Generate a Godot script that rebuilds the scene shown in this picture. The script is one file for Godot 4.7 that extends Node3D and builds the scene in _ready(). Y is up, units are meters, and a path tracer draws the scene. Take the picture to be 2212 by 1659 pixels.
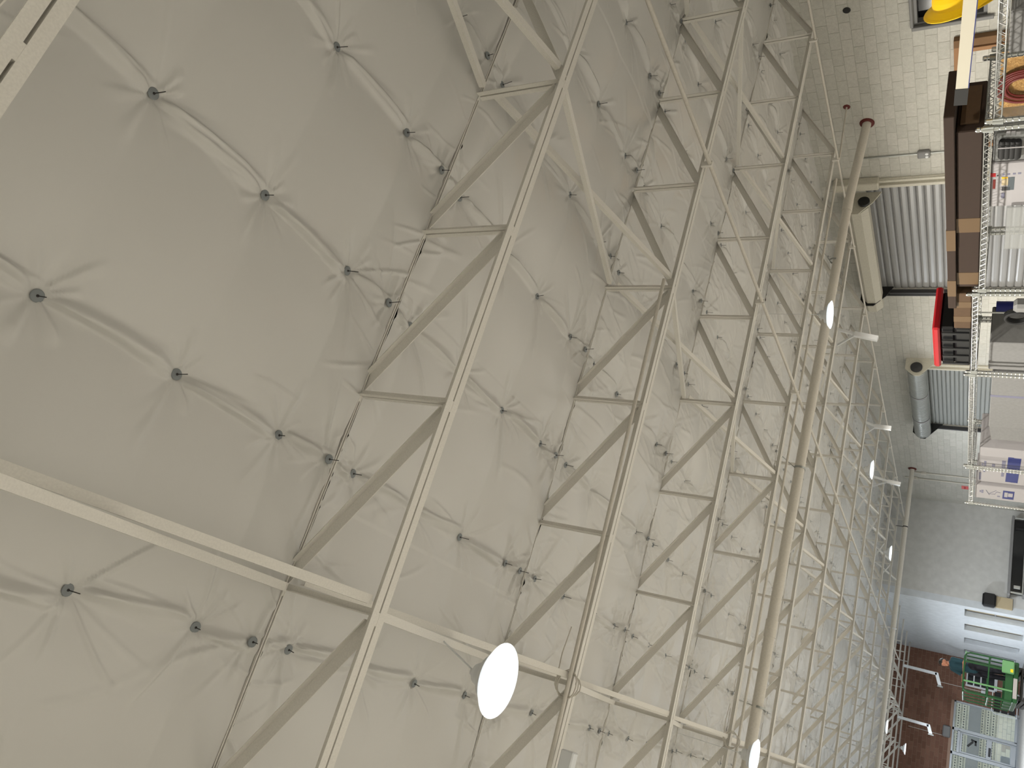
extends Node3D
# Warehouse hall seen by a camera turned on its side. H = height of the truss bottom chords above the camera, world x = towards the block wall, -z = depth.
const H := 3.05
const EYE := 2.15
const FOC := 1654.8
const YAW := 0.4220616
const PITCH := 0.5614861
const ROLL := 0.0759420
const TZ0 := 0.2606      # depth of truss 0, in H
const TS := 0.99498      # truss spacing, in H
const PX0 := 0.036       # panel point 0, in H
const PXS := 0.466       # panel length, in H
const WALLX := 4.2 * H
const INX := 2.73 * H
const RETZ := -12.41 * H
const ENDZ := -16.7 * H
const BACKZ := 2.2 * H
const LEFTX := -1.37 * H
const CEILY := EYE + 1.42 * H
const NT := 17
var rng := RandomNumberGenerator.new()
var M := {}
var taken := {}
var c_right := Vector3(); var c_up := Vector3(); var c_fwd := Vector3()

# ---------------------------------------------------------------- mesh builder
class MB:
	var v := PackedVector3Array()
	var n := PackedVector3Array()
	func tri(a: Vector3, b: Vector3, c: Vector3) -> void:
		var m := (b - a).cross(c - a).normalized()
		v.append(a); v.append(c); v.append(b)
		n.append(m); n.append(m); n.append(m)
	func quad(a: Vector3, b: Vector3, c: Vector3, d: Vector3) -> void:
		var m := (c - a).cross(d - b).normalized()
		v.append(a); v.append(c); v.append(b); v.append(a); v.append(d); v.append(c)
		for i in 6: n.append(m)
	func squad(a: Vector3, b: Vector3, c: Vector3, d: Vector3, na: Vector3, nb: Vector3, nc: Vector3, nd: Vector3) -> void:
		v.append(a); v.append(c); v.append(b); v.append(a); v.append(d); v.append(c)
		n.append(na); n.append(nc); n.append(nb); n.append(na); n.append(nd); n.append(nc)
	# box spanned by three half axes
	func obox(c: Vector3, x: Vector3, y: Vector3, z: Vector3) -> void:
		if x.cross(y).dot(z) < 0: z = -z
		var p := []
		for i in 8: p.append(c + x * (1 if i & 1 else -1) + y * (1 if i & 2 else -1) + z * (1 if i & 4 else -1))
		quad(p[4], p[5], p[7], p[6]); quad(p[1], p[0], p[2], p[3])
		quad(p[1], p[3], p[7], p[5]); quad(p[0], p[4], p[6], p[2])
		quad(p[2], p[6], p[7], p[3]); quad(p[0], p[1], p[5], p[4])
	func box(a: Vector3, b: Vector3) -> void:
		var s := (b - a) * 0.5
		obox((a + b) * 0.5, Vector3(absf(s.x), 0, 0), Vector3(0, absf(s.y), 0), Vector3(0, 0, absf(s.z)))
	# box with rounded-off (chamfered) edges
	func cbox(a: Vector3, b: Vector3, c: float) -> void:
		var lo := a.min(b); var hi := a.max(b)
		var m := (lo + hi) * 0.5; var s := (hi - lo) * 0.5
		c = minf(c, minf(s.x, minf(s.y, s.z)) * 0.9)
		for ax in 3:
			var i := ax; var j := (ax + 1) % 3; var k := (ax + 2) % 3
			for sg in [-1.0, 1.0]:
				var q := []
				for e in [[-1, -1], [1, -1], [1, 1], [-1, 1]]:
					var p := Vector3()
					p[i] = s[i] * sg; p[j] = (s[j] - c) * e[0]; p[k] = (s[k] - c) * e[1]
					q.append(m + p)
				if sg > 0: quad(q[0], q[1], q[2], q[3])
				else: quad(q[3], q[2], q[1], q[0])
			for s1 in [-1.0, 1.0]:
				for s2 in [-1.0, 1.0]:
					var w := []
					for e in [[0, -1], [0, 1], [1, 1], [1, -1]]:
						var p := Vector3()
						p[k] = (s[k] - c) * e[1]
						p[i] = (s[i] if e[0] == 0 else s[i] - c) * s1
						p[j] = (s[j] - c if e[0] == 0 else s[j]) * s2
						w.append(m + p)
					if s1 * s2 > 0: quad(w[3], w[2], w[1], w[0])
					else: quad(w[0], w[1], w[2], w[3])
		for i in 8:
			var sx := 1.0 if i & 1 else -1.0; var sy := 1.0 if i & 2 else -1.0; var sz := 1.0 if i & 4 else -1.0
			var p1 := m + Vector3(s.x * sx, (s.y - c) * sy, (s.z - c) * sz)
			var p2 := m + Vector3((s.x - c) * sx, s.y * sy, (s.z - c) * sz)
			var p3 := m + Vector3((s.x - c) * sx, (s.y - c) * sy, s.z * sz)
			if sx * sy * sz > 0: tri(p1, p2, p3)
			else: tri(p1, p3, p2)
	# straight bar a->b, width w along side, thickness t across it
	func bar(a: Vector3, b: Vector3, w: float, t: float, side: Vector3) -> void:
		var d := b - a
		var y := (side - d * (side.dot(d) / d.length_squared())).normalized()
		var z := d.normalized().cross(y)
		obox((a + b) * 0.5, d * 0.5, y * w * 0.5, z * t * 0.5)
	# angle section: legs leave the line a->b along d1 (length w1) and d2 (length w2)
	func angle(a: Vector3, b: Vector3, d1: Vector3, w1: float, d2: Vector3, w2: float, t: float) -> void:
		var x := (b - a).normalized()
		d1 = (d1 - x * d1.dot(x)).normalized()
		d2 = (d2 - x * d2.dot(x) - d1 * d2.dot(d1)).normalized()
		var c := (a + b) * 0.5; var hx := (b - a) * 0.5
		obox(c + d1 * w1 * 0.5 + d2 * t * 0.5, hx, d1 * w1 * 0.5, d2 * t * 0.5)
		obox(c + d2 * (w2 + t) * 0.5 + d1 * t * 0.5, hx, d1 * t * 0.5, d2 * (w2 - t) * 0.5)
	func tube(pts: Array, r: float, seg := 10, caps := true) -> void:
		var rings := []
		var up := Vector3(0.31, 0.83, 0.46)
		for i in pts.size():
			var a: Vector3 = pts[maxi(i - 1, 0)]; var b: Vector3 = pts[mini(i + 1, pts.size() - 1)]
			var d := (b - a).normalized()
			var x := up.cross(d).normalized(); var y := d.cross(x)
			up = y
			var ring := []
			for k in seg:
				var t := TAU * k / seg
				ring.append(x * cos(t) + y * sin(t))
			rings.append(ring)
		for i in pts.size() - 1:
			var p: Vector3 = pts[i]; var q: Vector3 = pts[i + 1]
			for k in seg:
				var k2 := (k + 1) % seg
				var n1: Vector3 = rings[i][k]; var n2: Vector3 = rings[i][k2]; var n3: Vector3 = rings[i + 1][k2]; var n4: Vector3 = rings[i + 1][k]
				squad(p + n1 * r, p + n2 * r, q + n3 * r, q + n4 * r, n1, n2, n3, n4)
		if caps:
			for e in [0, pts.size() - 1]:
				var p: Vector3 = pts[e]
				for k in seg:
					var k2 := (k + 1) % seg
					if e == 0: tri(p, p + rings[e][k2] * r, p + rings[e][k] * r)
					else: tri(p, p + rings[e][k] * r, p + rings[e][k2] * r)
	# profile of [radius, height] pairs turned round an axis
	func lathe(prof: Array, at: Vector3, ax := Vector3.UP, seg := 24, sx := 1.0) -> void:
		var x := ax.cross(Vector3(0.2, 0.3, 0.9)).normalized(); var y := ax.cross(x).normalized()
		for i in prof.size() - 1:
			var r1: float = prof[i][0]; var h1: float = prof[i][1]; var r2: float = prof[i + 1][0]; var h2: float = prof[i + 1][1]
			var sl := Vector2(h2 - h1, r1 - r2)
			if sl.length() < 1e-7: continue
			sl = sl.normalized()
			for k in seg:
				var t1 := TAU * k / seg; var t2 := TAU * (k + 1) / seg
				var e1 := x * cos(t1) + y * sin(t1) * sx; var e2 := x * cos(t2) + y * sin(t2) * sx
				var n1 := (e1 * sl.x + ax * sl.y).normalized(); var n2 := (e2 * sl.x + ax * sl.y).normalized()
				squad(at + e1 * r1 + ax * h1, at + e2 * r1 + ax * h1, at + e2 * r2 + ax * h2, at + e1 * r2 + ax * h2, n1, n2, n2, n1)
	# flat polygon (convex or not) pushed out from a to a + depth
	func prism(poly: PackedVector2Array, o: Vector3, x: Vector3, y: Vector3, depth: Vector3) -> void:
		if Geometry2D.is_polygon_clockwise(poly): poly.reverse()
		if x.cross(y).dot(depth) > 0:
			o = o + depth; depth = -depth
		var idx := Geometry2D.triangulate_polygon(poly)
		for i in range(0, idx.size(), 3):
			var p := []
			for j in 3: p.append(o + x * poly[idx[i + j]].x + y * poly[idx[i + j]].y)
			tri(p[0], p[1], p[2]); tri(p[0] + depth, p[2] + depth, p[1] + depth)
		for i in poly.size():
			var a: Vector2 = poly[i]; var b: Vector2 = poly[(i + 1) % poly.size()]
			var pa := o + x * a.x + y * a.y; var pb := o + x * b.x + y * b.y
			quad(pb, pa, pa + depth, pb + depth)
	func mesh() -> ArrayMesh:
		var arr := []
		arr.resize(Mesh.ARRAY_MAX)
		arr[Mesh.ARRAY_VERTEX] = v; arr[Mesh.ARRAY_NORMAL] = n
		var m := ArrayMesh.new()
		m.add_surface_from_arrays(Mesh.PRIMITIVE_TRIANGLES, arr)
		return m

# ---------------------------------------------------------------- naming
func numbered(called: String) -> String:
	var k: int = taken.get(called, -1) + 1
	taken[called] = k
	return called if k == 0 else "%s_%03d" % [called, k]
func obj(called: String, shape, m: Material, parent: Node = self, at := Vector3.ZERO) -> MeshInstance3D:
	var o := MeshInstance3D.new()
	o.name = numbered(called) if parent == self else called
	o.mesh = shape.mesh() if shape is MB else shape
	o.material_override = m
	o.position = at
	parent.add_child(o, true)
	return o
func tag(o: Node, label: String, category: String, group := "") -> Node:
	o.set_meta("label", label); o.set_meta("category", category)
	if group: o.set_meta("group", group)
	return o
func thing(called: String, label: String, category: String, at := Vector3.ZERO, group := "") -> Node3D:
	var o := Node3D.new()
	o.name = numbered(called); add_child(o, true)
	o.position = at
	return tag(o, label, category, group)
func setting(called: String, at := Vector3.ZERO) -> Node3D:
	var o := Node3D.new()
	o.name = numbered(called); add_child(o, true)
	o.position = at
	o.set_meta("kind", "structure")
	return o
func stuff(o: Node) -> Node:
	o.set_meta("kind", "stuff")
	return o
func dup(root: Node3D, at: Vector3, label := "") -> Node3D:
	var r: Node3D = root.duplicate()
	var base := String(root.name)
	var cut := base.rfind("_")
	if cut > 0 and base.substr(cut + 1).is_valid_int(): base = base.substr(0, cut)
	r.name = numbered(base); add_child(r, true)
	r.position = at
	if label: r.set_meta("label", label)
	return r
const ORD := ["first", "second", "third", "fourth", "fifth", "sixth", "seventh", "eighth", "ninth", "tenth", "eleventh", "twelfth", "thirteenth", "fourteenth", "fifteenth", "sixteenth", "seventeenth", "eighteenth", "nineteenth", "twentieth"]

# ---------------------------------------------------------------- places
func P(x: float, y: float, z: float) -> Vector3:   # in H, from the camera
	return Vector3(x * H, EYE + y * H, -z * H)
func ray(px: float, py: float) -> Vector3:          # photo pixel -> direction from the camera
	return (c_fwd * FOC - c_right * (py - 829.5) - c_up * (px - 1106.0)).normalized()
func at_x(px: float, py: float, x: float) -> Vector3:
	var d := ray(px, py); return Vector3(0, EYE, 0) + d * (x / d.x)
func at_y(px: float, py: float, y: float) -> Vector3:
	var d := ray(px, py); return Vector3(0, EYE, 0) + d * ((y - EYE) / d.y)
func at_z(px: float, py: float, z: float) -> Vector3:
	var d := ray(px, py); return Vector3(0, EYE, 0) + d * (z / d.z)
func hash2(a: float, b: float) -> float:
	var s := sin(a * 127.1 + b * 311.7) * 43758.5453
	return s - floorf(s)
func tz(n: float) -> float: return -(TZ0 + n * TS) * H
func pk(k: float) -> float: return (PX0 + PXS * k) * H

# ---------------------------------------------------------------- materials
func noise_tex(freq: float, lo: float, hi: float, seed_: int, fractal := 4, size := 512, kind := FastNoiseLite.TYPE_SIMPLEX_SMOOTH) -> ImageTexture:
	var fn := FastNoiseLite.new()
	fn.seed = seed_; fn.frequency = freq; fn.noise_type = kind; fn.fractal_octaves = fractal
	var im := fn.get_seamless_image(size, size)
	im.convert(Image.FORMAT_RGB8)
	for y in size:
		for x in size:
			var g := lerpf(lo, hi, im.get_pixel(x, y).r)
			im.set_pixel(x, y, Color(g, g, g))
	return ImageTexture.create_from_image(im)
func bump_tex(freq: float, strength: float, seed_: int, size := 512) -> ImageTexture:
	var fn := FastNoiseLite.new()
	fn.seed = seed_; fn.frequency = freq; fn.fractal_octaves = 4
	var im := fn.get_seamless_image(size, size)
	im.convert(Image.FORMAT_RGBA8)
	im.bump_map_to_normal_map(strength)
	return ImageTexture.create_from_image(im)
func mat(key: String, c: Color, rough := 0.7, metal := 0.0, tex: Texture2D = null, scale := 1.0, nrm: Texture2D = null, nscale := 0.5) -> StandardMaterial3D:
	var m := StandardMaterial3D.new()
	m.albedo_color = c; m.roughness = rough; m.metallic = metal
	if tex or nrm:
		m.uv1_triplanar = true; m.uv1_world_triplanar = true
		m.uv1_scale = Vector3.ONE * scale
	if tex: m.albedo_texture = tex
	if nrm: m.normal_enabled = true; m.normal_texture = nrm; m.normal_scale = nscale
	M[key] = m
	return m
func glow(key: String, c: Color, e: float) -> StandardMaterial3D:
	var m := StandardMaterial3D.new()
	m.albedo_color = Color(0.9, 0.9, 0.9); m.emission_enabled = true; m.emission = c; m.emission_energy_multiplier = e
	M[key] = m
	return m
func materials() -> void:
	var mottle := noise_tex(0.03, 0.93, 1.0, 3, 5)
	var fleck := noise_tex(0.10, 0.94, 1.0, 17, 4)
	var speck := noise_tex(0.06, 0.72, 1.0, 11, 5)
	var grain := bump_tex(0.05, 2.0, 5)
	var rough_n := bump_tex(0.12, 4.0, 8)
	mat("sheet", Color(0.80, 0.795, 0.78), 0.30)
	mat("steel", Color(0.89, 0.878, 0.85), 0.5, 0.0, fleck, 1.2)
	mat("brace", Color(0.90, 0.888, 0.86), 0.5, 0.0, fleck, 1.2)
	mat("deck", Color(0.25, 0.24, 0.22), 0.9)
	mat("block", Color(0.78, 0.775, 0.745), 0.75, 0.0, mottle, 0.6, rough_n, 0.35)
	mat("block_b", Color(0.765, 0.76, 0.73), 0.75, 0.0, mottle, 0.5, rough_n, 0.35)
	mat("block_c", Color(0.795, 0.787, 0.758), 0.75, 0.0, mottle, 0.7, rough_n, 0.35)
	mat("joint", Color(0.74, 0.73, 0.70), 0.9)
	mat("plaster", Color(0.82, 0.82, 0.81), 0.8, 0.0, mottle, 0.15)
	mat("plaster_cool", Color(0.84, 0.86, 0.88), 0.8, 0.0, mottle, 0.15)
	mat("concrete", Color(0.72, 0.71, 0.69), 0.55, 0.0, speck, 0.25)
	mat("pipe", Color(0.84, 0.82, 0.78), 0.42, 0.0, mottle, 1.5)
	mat("red_paint", Color(0.36, 0.10, 0.08), 0.6)
	mat("brick", Color(0.58, 0.415, 0.34), 0.85, 0.0, speck, 1.1)
	mat("brick_b", Color(0.54, 0.38, 0.305), 0.85, 0.0, speck, 1.1)
	mat("brick_c", Color(0.62, 0.455, 0.375), 0.85, 0.0, speck, 1.1)
	mat("mortar", Color(0.66, 0.55, 0.48), 0.9)
	mat("chrome", Color(0.82, 0.83, 0.83), 0.22, 1.0)
	mat("zinc", Color(0.66, 0.67, 0.66), 0.38, 0.85)
	mat("washer", Color(0.50, 0.52, 0.53), 0.5, 0.1)
	mat("pin", Color(0.22, 0.21, 0.21), 0.5, 0.5)
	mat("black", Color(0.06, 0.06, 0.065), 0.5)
	mat("black_soft", Color(0.08, 0.08, 0.085), 0.75)
	mat("door_slat", Color(0.60, 0.60, 0.60), 0.36, 0.2)
	mat("door_slat_b", Color(0.60, 0.61, 0.60), 0.4, 0.3)
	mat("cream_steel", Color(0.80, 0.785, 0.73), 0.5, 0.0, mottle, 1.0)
	mat("card", Color(0.17, 0.105, 0.06), 0.85, 0.0, mottle, 2.0)
	mat("card_light", Color(0.30, 0.22, 0.14), 0.85, 0.0, mottle, 2.0)
	mat("tape", Color(0.35, 0.27, 0.175), 0.4)
	mat("grey_card", Color(0.48, 0.48, 0.48), 0.8, 0.0, mottle, 2.0)
	mat("white_card", Color(0.60, 0.59, 0.60), 0.7)
	mat("navy", Color(0.09, 0.14, 0.40), 0.6)
	mat("blue", Color(0.06, 0.11, 0.45), 0.4)
	mat("ink", Color(0.42, 0.42, 0.50), 0.7)
	mat("ink_dark", Color(0.25, 0.26, 0.28), 0.7)
	mat("red_lid", Color(0.62, 0.04, 0.09), 0.35)
	mat("bin", Color(0.035, 0.04, 0.055), 0.35)
	mat("yellow", Color(0.93, 0.75, 0.08), 0.3)
	mat("ivory_alu", Color(0.80, 0.78, 0.72), 0.35, 0.35)
	mat("wood", Color(0.71, 0.53, 0.37), 0.75, 0.0, speck, 3.0)
	mat("plywood", Color(0.47, 0.35, 0.23), 0.8, 0.0, mottle, 3.0)
	mat("hose", Color(0.42, 0.13, 0.11), 0.45)
	mat("clear", Color(0.62, 0.63, 0.63, 0.4), 0.25).transparency = BaseMaterial3D.TRANSPARENCY_ALPHA
	mat("glass", Color(0.80, 0.86, 0.86, 0.12), 0.03).transparency = BaseMaterial3D.TRANSPARENCY_ALPHA
	mat("dark_glass", Color(0.035, 0.04, 0.05), 0.12)
	mat("alu", Color(0.66, 0.68, 0.70), 0.42, 0.5)
	mat("screen_block", Color(0.95, 0.925, 0.77), 0.85)
	mat("panel_grey", Color(0.58, 0.57, 0.52), 0.8)
	mat("slate", Color(0.29, 0.32, 0.34), 0.7)
	mat("lift_green", Color(0.04, 0.27, 0.12), 0.42)
	mat("lift_pale", Color(0.36, 0.56, 0.38), 0.5)
	mat("lift_dark", Color(0.10, 0.10, 0.11), 0.55)
	mat("skin", Color(0.62, 0.42, 0.33), 0.55)
	mat("shirt", Color(0.035, 0.20, 0.25), 0.85)
	mat("trousers", Color(0.04, 0.05, 0.11), 0.85)
	mat("hair", Color(0.05, 0.045, 0.04), 0.6)
	mat("tan", Color(0.72, 0.66, 0.54), 0.7)
	mat("white_paint", Color(0.86, 0.87, 0.88), 0.45)
	mat("grey_paint", Color(0.50, 0.50, 0.50), 0.55)
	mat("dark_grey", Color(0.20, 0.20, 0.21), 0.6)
	# oriented strand board: short flakes of three tones
	var im := Image.create(256, 256, false, Image.FORMAT_RGB8)
	im.fill(Color(0.66, 0.50, 0.29))
	rng.seed = 77
	for i in 2600:
		var c := Color(0.62, 0.46, 0.26).lerp(Color(0.83, 0.68, 0.44), rng.randf()).darkened(rng.randf() * 0.18)
		var x := rng.randf() * 256; var y := rng.randf() * 256; var a := rng.randf() * PI
		for k in range(rng.randi_range(8, 22)):
			for w in range(3):
				im.set_pixel(posmod(int(x + cos(a) * k - sin(a) * w), 256), posmod(int(y + sin(a) * k + cos(a) * w), 256), c)
	var osb := mat("osb", Color.WHITE, 0.8, 0.0, ImageTexture.create_from_image(im), 0.9)
	osb.uv1_world_triplanar = true
	glow("lamp_face", Color(0.93, 0.97, 1.0), 14.0)
	glow("lamp_rim", Color(0.93, 0.97, 1.0), 0.8)

# ---------------------------------------------------------------- roof sheets
var fn_a := FastNoiseLite.new()
var fn_b := FastNoiseLite.new()
var fn_c := FastNoiseLite.new()
const PINX0 := -0.08
const PINDX := 0.4125
func rows_of(bay: int) -> Array:
	if bay <= 0: return [0.0, 0.272, 0.552, 0.832, 0.975]
	return [0.085, 0.345, 0.602, 0.878, 0.972]
func edge_drop(dz: float) -> float:
	var t := clampf(dz / 0.20, 0.0, 1.0)
	return (1.0 - t) * (1.0 - t)
func sheet_y(x: float, zr: float, bay: int, rows: Array) -> float:   # the hanging shape without its creases
	var fx := (x / H - PINX0) / PINDX
	var j := roundf(fx)
	var cx := (fx - j) * PINDX * H
	var u := zr / H
	var r0 := 0.0; var r1 := TS
	for r in rows:
		if r <= u: r0 = r
	for r in rows:
		if r > u:
			r1 = r
			break
	var fz := clampf((u - r0) / maxf(r1 - r0, 0.01), 0.0, 1.0)
	var span := clampf((r1 - r0) / 0.26, 0.2, 1.0)
	var b := float(bay)
	var y := EYE + 1.290 * H
	y -= (0.050 + 0.025 * hash2(floorf(fx) + 3.0, b)) * sin(PI * absf(fx - j))
	y -= 0.022 * span * sin(PI * fz)
	y += 0.012 * fn_a.get_noise_2d(x, zr + b * 17.0)
	var dz := (u - (r0 if fz < 0.5 else r1)) * H
	var rr := maxf(sqrt(cx * cx + dz * dz) - 0.04, 0.0)
	y += 0.030 * exp(-rr / 0.09)
	var e := edge_drop(minf(zr, TS * H - zr))
	return lerpf(y, EYE + 1.2705 * H + 0.012 * fn_b.get_noise_2d(x * 2.0, b * 9.0), e)
# one crease pressed into the height field along a bent line
func crease(hs: PackedFloat32Array, xs: PackedFloat32Array, z0: float, dz: float, nz: int, a: Vector2, b: Vector2, bend: float, w0: float, w1: float, amp: float, lean: float) -> void:
	var nx := xs.size()
	var mid := (a + b) * 0.5 + (b - a).orthogonal() * bend
	var pts := 9
	var L := a.distance_to(b)
	var dir := (b - a) / L; var nrm := dir.orthogonal()
	var wm := maxf(w0, w1) + absf(bend) * L * 0.6
	var i0 := clampi(int((minf(a.y, b.y) - wm - z0) / dz), 0, nz - 1); var i1 := clampi(int((maxf(a.y, b.y) + wm - z0) / dz) + 1, 0, nz - 1)
	var xa := minf(a.x, b.x) - wm; var xb := maxf(a.x, b.x) + wm
	var k0 := xs.bsearch(xa); var k1 := mini(xs.bsearch(xb), nx - 1)
	for i in range(i0, i1 + 1):
		var z := z0 + dz * i
		for k in range(k0, k1 + 1):
			var q := Vector2(xs[k], z) - a
			var t := q.dot(dir) / L
			if t <= 0.0 or t >= 1.0: continue
			var s := q.dot(nrm) - bend * L * 4.0 * t * (1.0 - t) * 0.5
			var w := lerpf(w0, w1, t)
			if absf(s) >= w: continue
			s = s / w
			var pk_ := lean * 0.55
			var p := (s + 1.0) / (pk_ + 1.0) if s < pk_ else (1.0 - s) / (1.0 - pk_)
			var fade := minf(t / 0.08, 1.0) * minf((1.0 - t) / 0.35, 1.0)
			hs[i * nx + k] -= amp * p * p * (3.0 - 2.0 * p) * fade
func sheet_mesh(bay: int, x0: float, x1: float, xa: float, xb: float, step: float) -> Array:
	var rows := rows_of(bay)
	var xs := PackedFloat32Array()
	var x := x0
	while x < x1 - 0.02:
		xs.append(x)
		x += step if x > xa and x < xb else maxf(step, 0.10)
	xs.append(x1)
	var z0 := 0.02; var z1 := TS * H - 0.02
	var nz := int((z1 - z0) / step) + 1
	var dz := (z1 - z0) / (nz - 1)
	var nx := xs.size()
	var base := tz(bay)
	var hs := PackedFloat32Array(); hs.resize(nx * nz)
	for i in nz:
		var zr := z0 + dz * i
		for k in nx: hs[i * nx + k] = sheet_y(xs[k], zr, bay, rows)
	# creases: pin to pin, fans at the pins, gathers at both trusses, stray folds
	var r := RandomNumberGenerator.new(); r.seed = 140 + bay
	var loose := clampf((bay - 0.5) / 3.0, 0.0, 1.0)
	var zs := [0.0]
	for q in rows: if q > 0.03: zs.append(q * H)
	zs.append(TS * H)
	for j in range(-2, 11):
		var px := (PINX0 + PINDX * j) * H
		if px > x1 or px < xa - 0.3: continue
		for m in zs.size():
			var pz: float = zs[m]
			if m + 1 < zs.size():
				var nzp: float = zs[m + 1]
				if nzp - pz > 0.2:
					var lean := 1.0 if r.randf() < 0.5 else -1.0
					crease(hs, xs, z0, dz, nz, Vector2(px + r.randf_range(-0.02, 0.02), pz + 0.03), Vector2(px + r.randf_range(-0.03, 0.03), nzp + 0.08), r.randf_range(-0.05, 0.05), 0.035, r.randf_range(0.08, 0.13), r.randf_range(0.034, 0.052), lean)
					crease(hs, xs, z0, dz, nz, Vector2(px + r.randf_range(-0.02, 0.02), nzp - 0.03), Vector2(px + r.randf_range(-0.10, 0.10), pz - 0.05), r.randf_range(-0.08, 0.08), 0.02, r.randf_range(0.05, 0.09), r.randf_range(0.012, 0.026), -lean)
			if m == 0 or m == zs.size() - 1: continue
			var nf := r.randi_range(8, 13)
			for f in nf:
				var th := TAU * (f + r.randf_range(-0.35, 0.35)) / nf
				var d := Vector2(cos(th), sin(th))
				var L := r.randf_range(0.16, 0.42)
				if r.randf() < 0.22: L = r.randf_range(0.45, 0.8)
				var p := Vector2(px, pz)
				crease(hs, xs, z0, dz, nz, p + d * 0.03, p + d * L, r.randf_range(-0.10, 0.10), 0.013, r.randf_range(0.035, 0.085), r.randf_range(0.006, 0.018) * (1.0 + 0.35 * loose), r.randf_range(-1, 1))
	for k in nx:      # lapped seam of two sheet widths
		if bay > 0 and ((xs[k] > 0.245 * H and xs[k] < 0.8 * H) or (xs[k] > 2.21 * H and xs[k] < 2.9 * H)):
			for i in nz: hs[i * nx + k] -= 0.007
	var gx := xa - 0.2
	while gx < minf(xb, x1):
		for side in 2:
			if r.randf() > 0.40 + 0.45 * loose: continue
			var zz := 0.01 if side == 0 else TS * H - 0.01
			var sg := 1.0 if side == 0 else -1.0
			var L := r.randf_range(0.15, 0.5 + 0.6 * loose)
			crease(hs, xs, z0, dz, nz, Vector2(gx + r.randf_range(-0.05, 0.05), zz), Vector2(gx + r.randf_range(-0.25, 0.25), zz + sg * L), r.randf_range(-0.08, 0.08), r.randf_range(0.012, 0.03), r.randf_range(0.02, 0.06), r.randf_range(0.006, 0.014 + 0.008 * loose), r.randf_range(-1, 1))
		for s in (1 if bay < 2 else 3):
			if r.randf() > 0.12 + 0.75 * loose: continue
			var c := Vector2(gx, r.randf_range(0.3, TS * H - 0.3))
			var th := r.randf_range(-0.6, 0.6) + PI * 0.5
			var d := Vector2(cos(th), sin(th)) * r.randf_range(0.2, 0.6)
			crease(hs, xs, z0, dz, nz, c - d, c + d, r.randf_range(-0.15, 0.15), r.randf_range(0.01, 0.05), r.randf_range(0.03, 0.07), r.randf_range(0.005, 0.010 + 0.009 * loose), r.randf_range(-1, 1))
		gx += 0.11
	var vs := PackedVector3Array(); vs.resize(nx * nz)
	var ns := PackedVector3Array(); ns.resize(nx * nz)
	for i in nz:
		var zr := z0 + dz * i
		for k in nx:
			var zz := zr
			if i == 0: zz = 0.016 + 0.03 * maxf(0.0, fn_b.get_noise_2d(xs[k] * 0.8, bay * 5.0))
			elif i == nz - 1: zz = TS * H - 0.016 - 0.03 * maxf(0.0, fn_b.get_noise_2d(xs[k] * 0.8, bay * 5.0 + 50.0))
			vs[i * nx + k] = Vector3(xs[k], hs[i * nx + k], base - zz)
	for i in nz:
		for k in nx:
			var a := vs[i * nx + maxi(k - 1, 0)]; var b := vs[i * nx + mini(k + 1, nx - 1)]
			var c := vs[maxi(i - 1, 0) * nx + k]; var d := vs[mini(i + 1, nz - 1) * nx + k]
			ns[i * nx + k] = -(c - d).cross(b - a).normalized()
	var id := PackedInt32Array(); id.resize((nx - 1) * (nz - 1) * 6)
	var w := 0
	for i in nz - 1:
		for k in nx - 1:
			var p := i * nx + k
			id[w] = p; id[w + 1] = p + 1; id[w + 2] = p + nx; id[w + 3] = p + 1; id[w + 4] = p + nx + 1; id[w + 5] = p + nx
			w += 6
	var arr := []
	arr.resize(Mesh.ARRAY_MAX)
	arr[Mesh.ARRAY_VERTEX] = vs; arr[Mesh.ARRAY_NORMAL] = ns; arr[Mesh.ARRAY_INDEX] = id
	var m := ArrayMesh.new()
	m.add_surface_from_arrays(Mesh.PRIMITIVE_TRIANGLES, arr)
	return [m, xs, hs, z0, dz, nz]
func pin_mesh(len: float) -> ArrayMesh:   # washer and speared pin, two surfaces
	var w := MB.new()
	w.lathe([[0.0, -0.0045], [0.012, -0.0045], [0.030, -0.002], [0.034, 0.0], [0.034, 0.0025], [0.0, 0.0025]], Vector3.ZERO, Vector3.UP, 18)
	var m := w.mesh()
	var s := MB.new()
	s.tube([Vector3(0, 0.0, 0), Vector3(0, -len, 0)], 0.0028, 6)
	s.lathe([[0.0, -0.010], [0.007, -0.008], [0.008, -0.004]], Vector3.ZERO, Vector3.UP, 10)
	var arr := []
	arr.resize(Mesh.ARRAY_MAX)
	arr[Mesh.ARRAY_VERTEX] = s.v; arr[Mesh.ARRAY_NORMAL] = s.n
	m.add_surface_from_arrays(Mesh.PRIMITIVE_TRIANGLES, arr)
	m.surface_set_material(0, M.washer); m.surface_set_material(1, M.pin)
	return m
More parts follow.
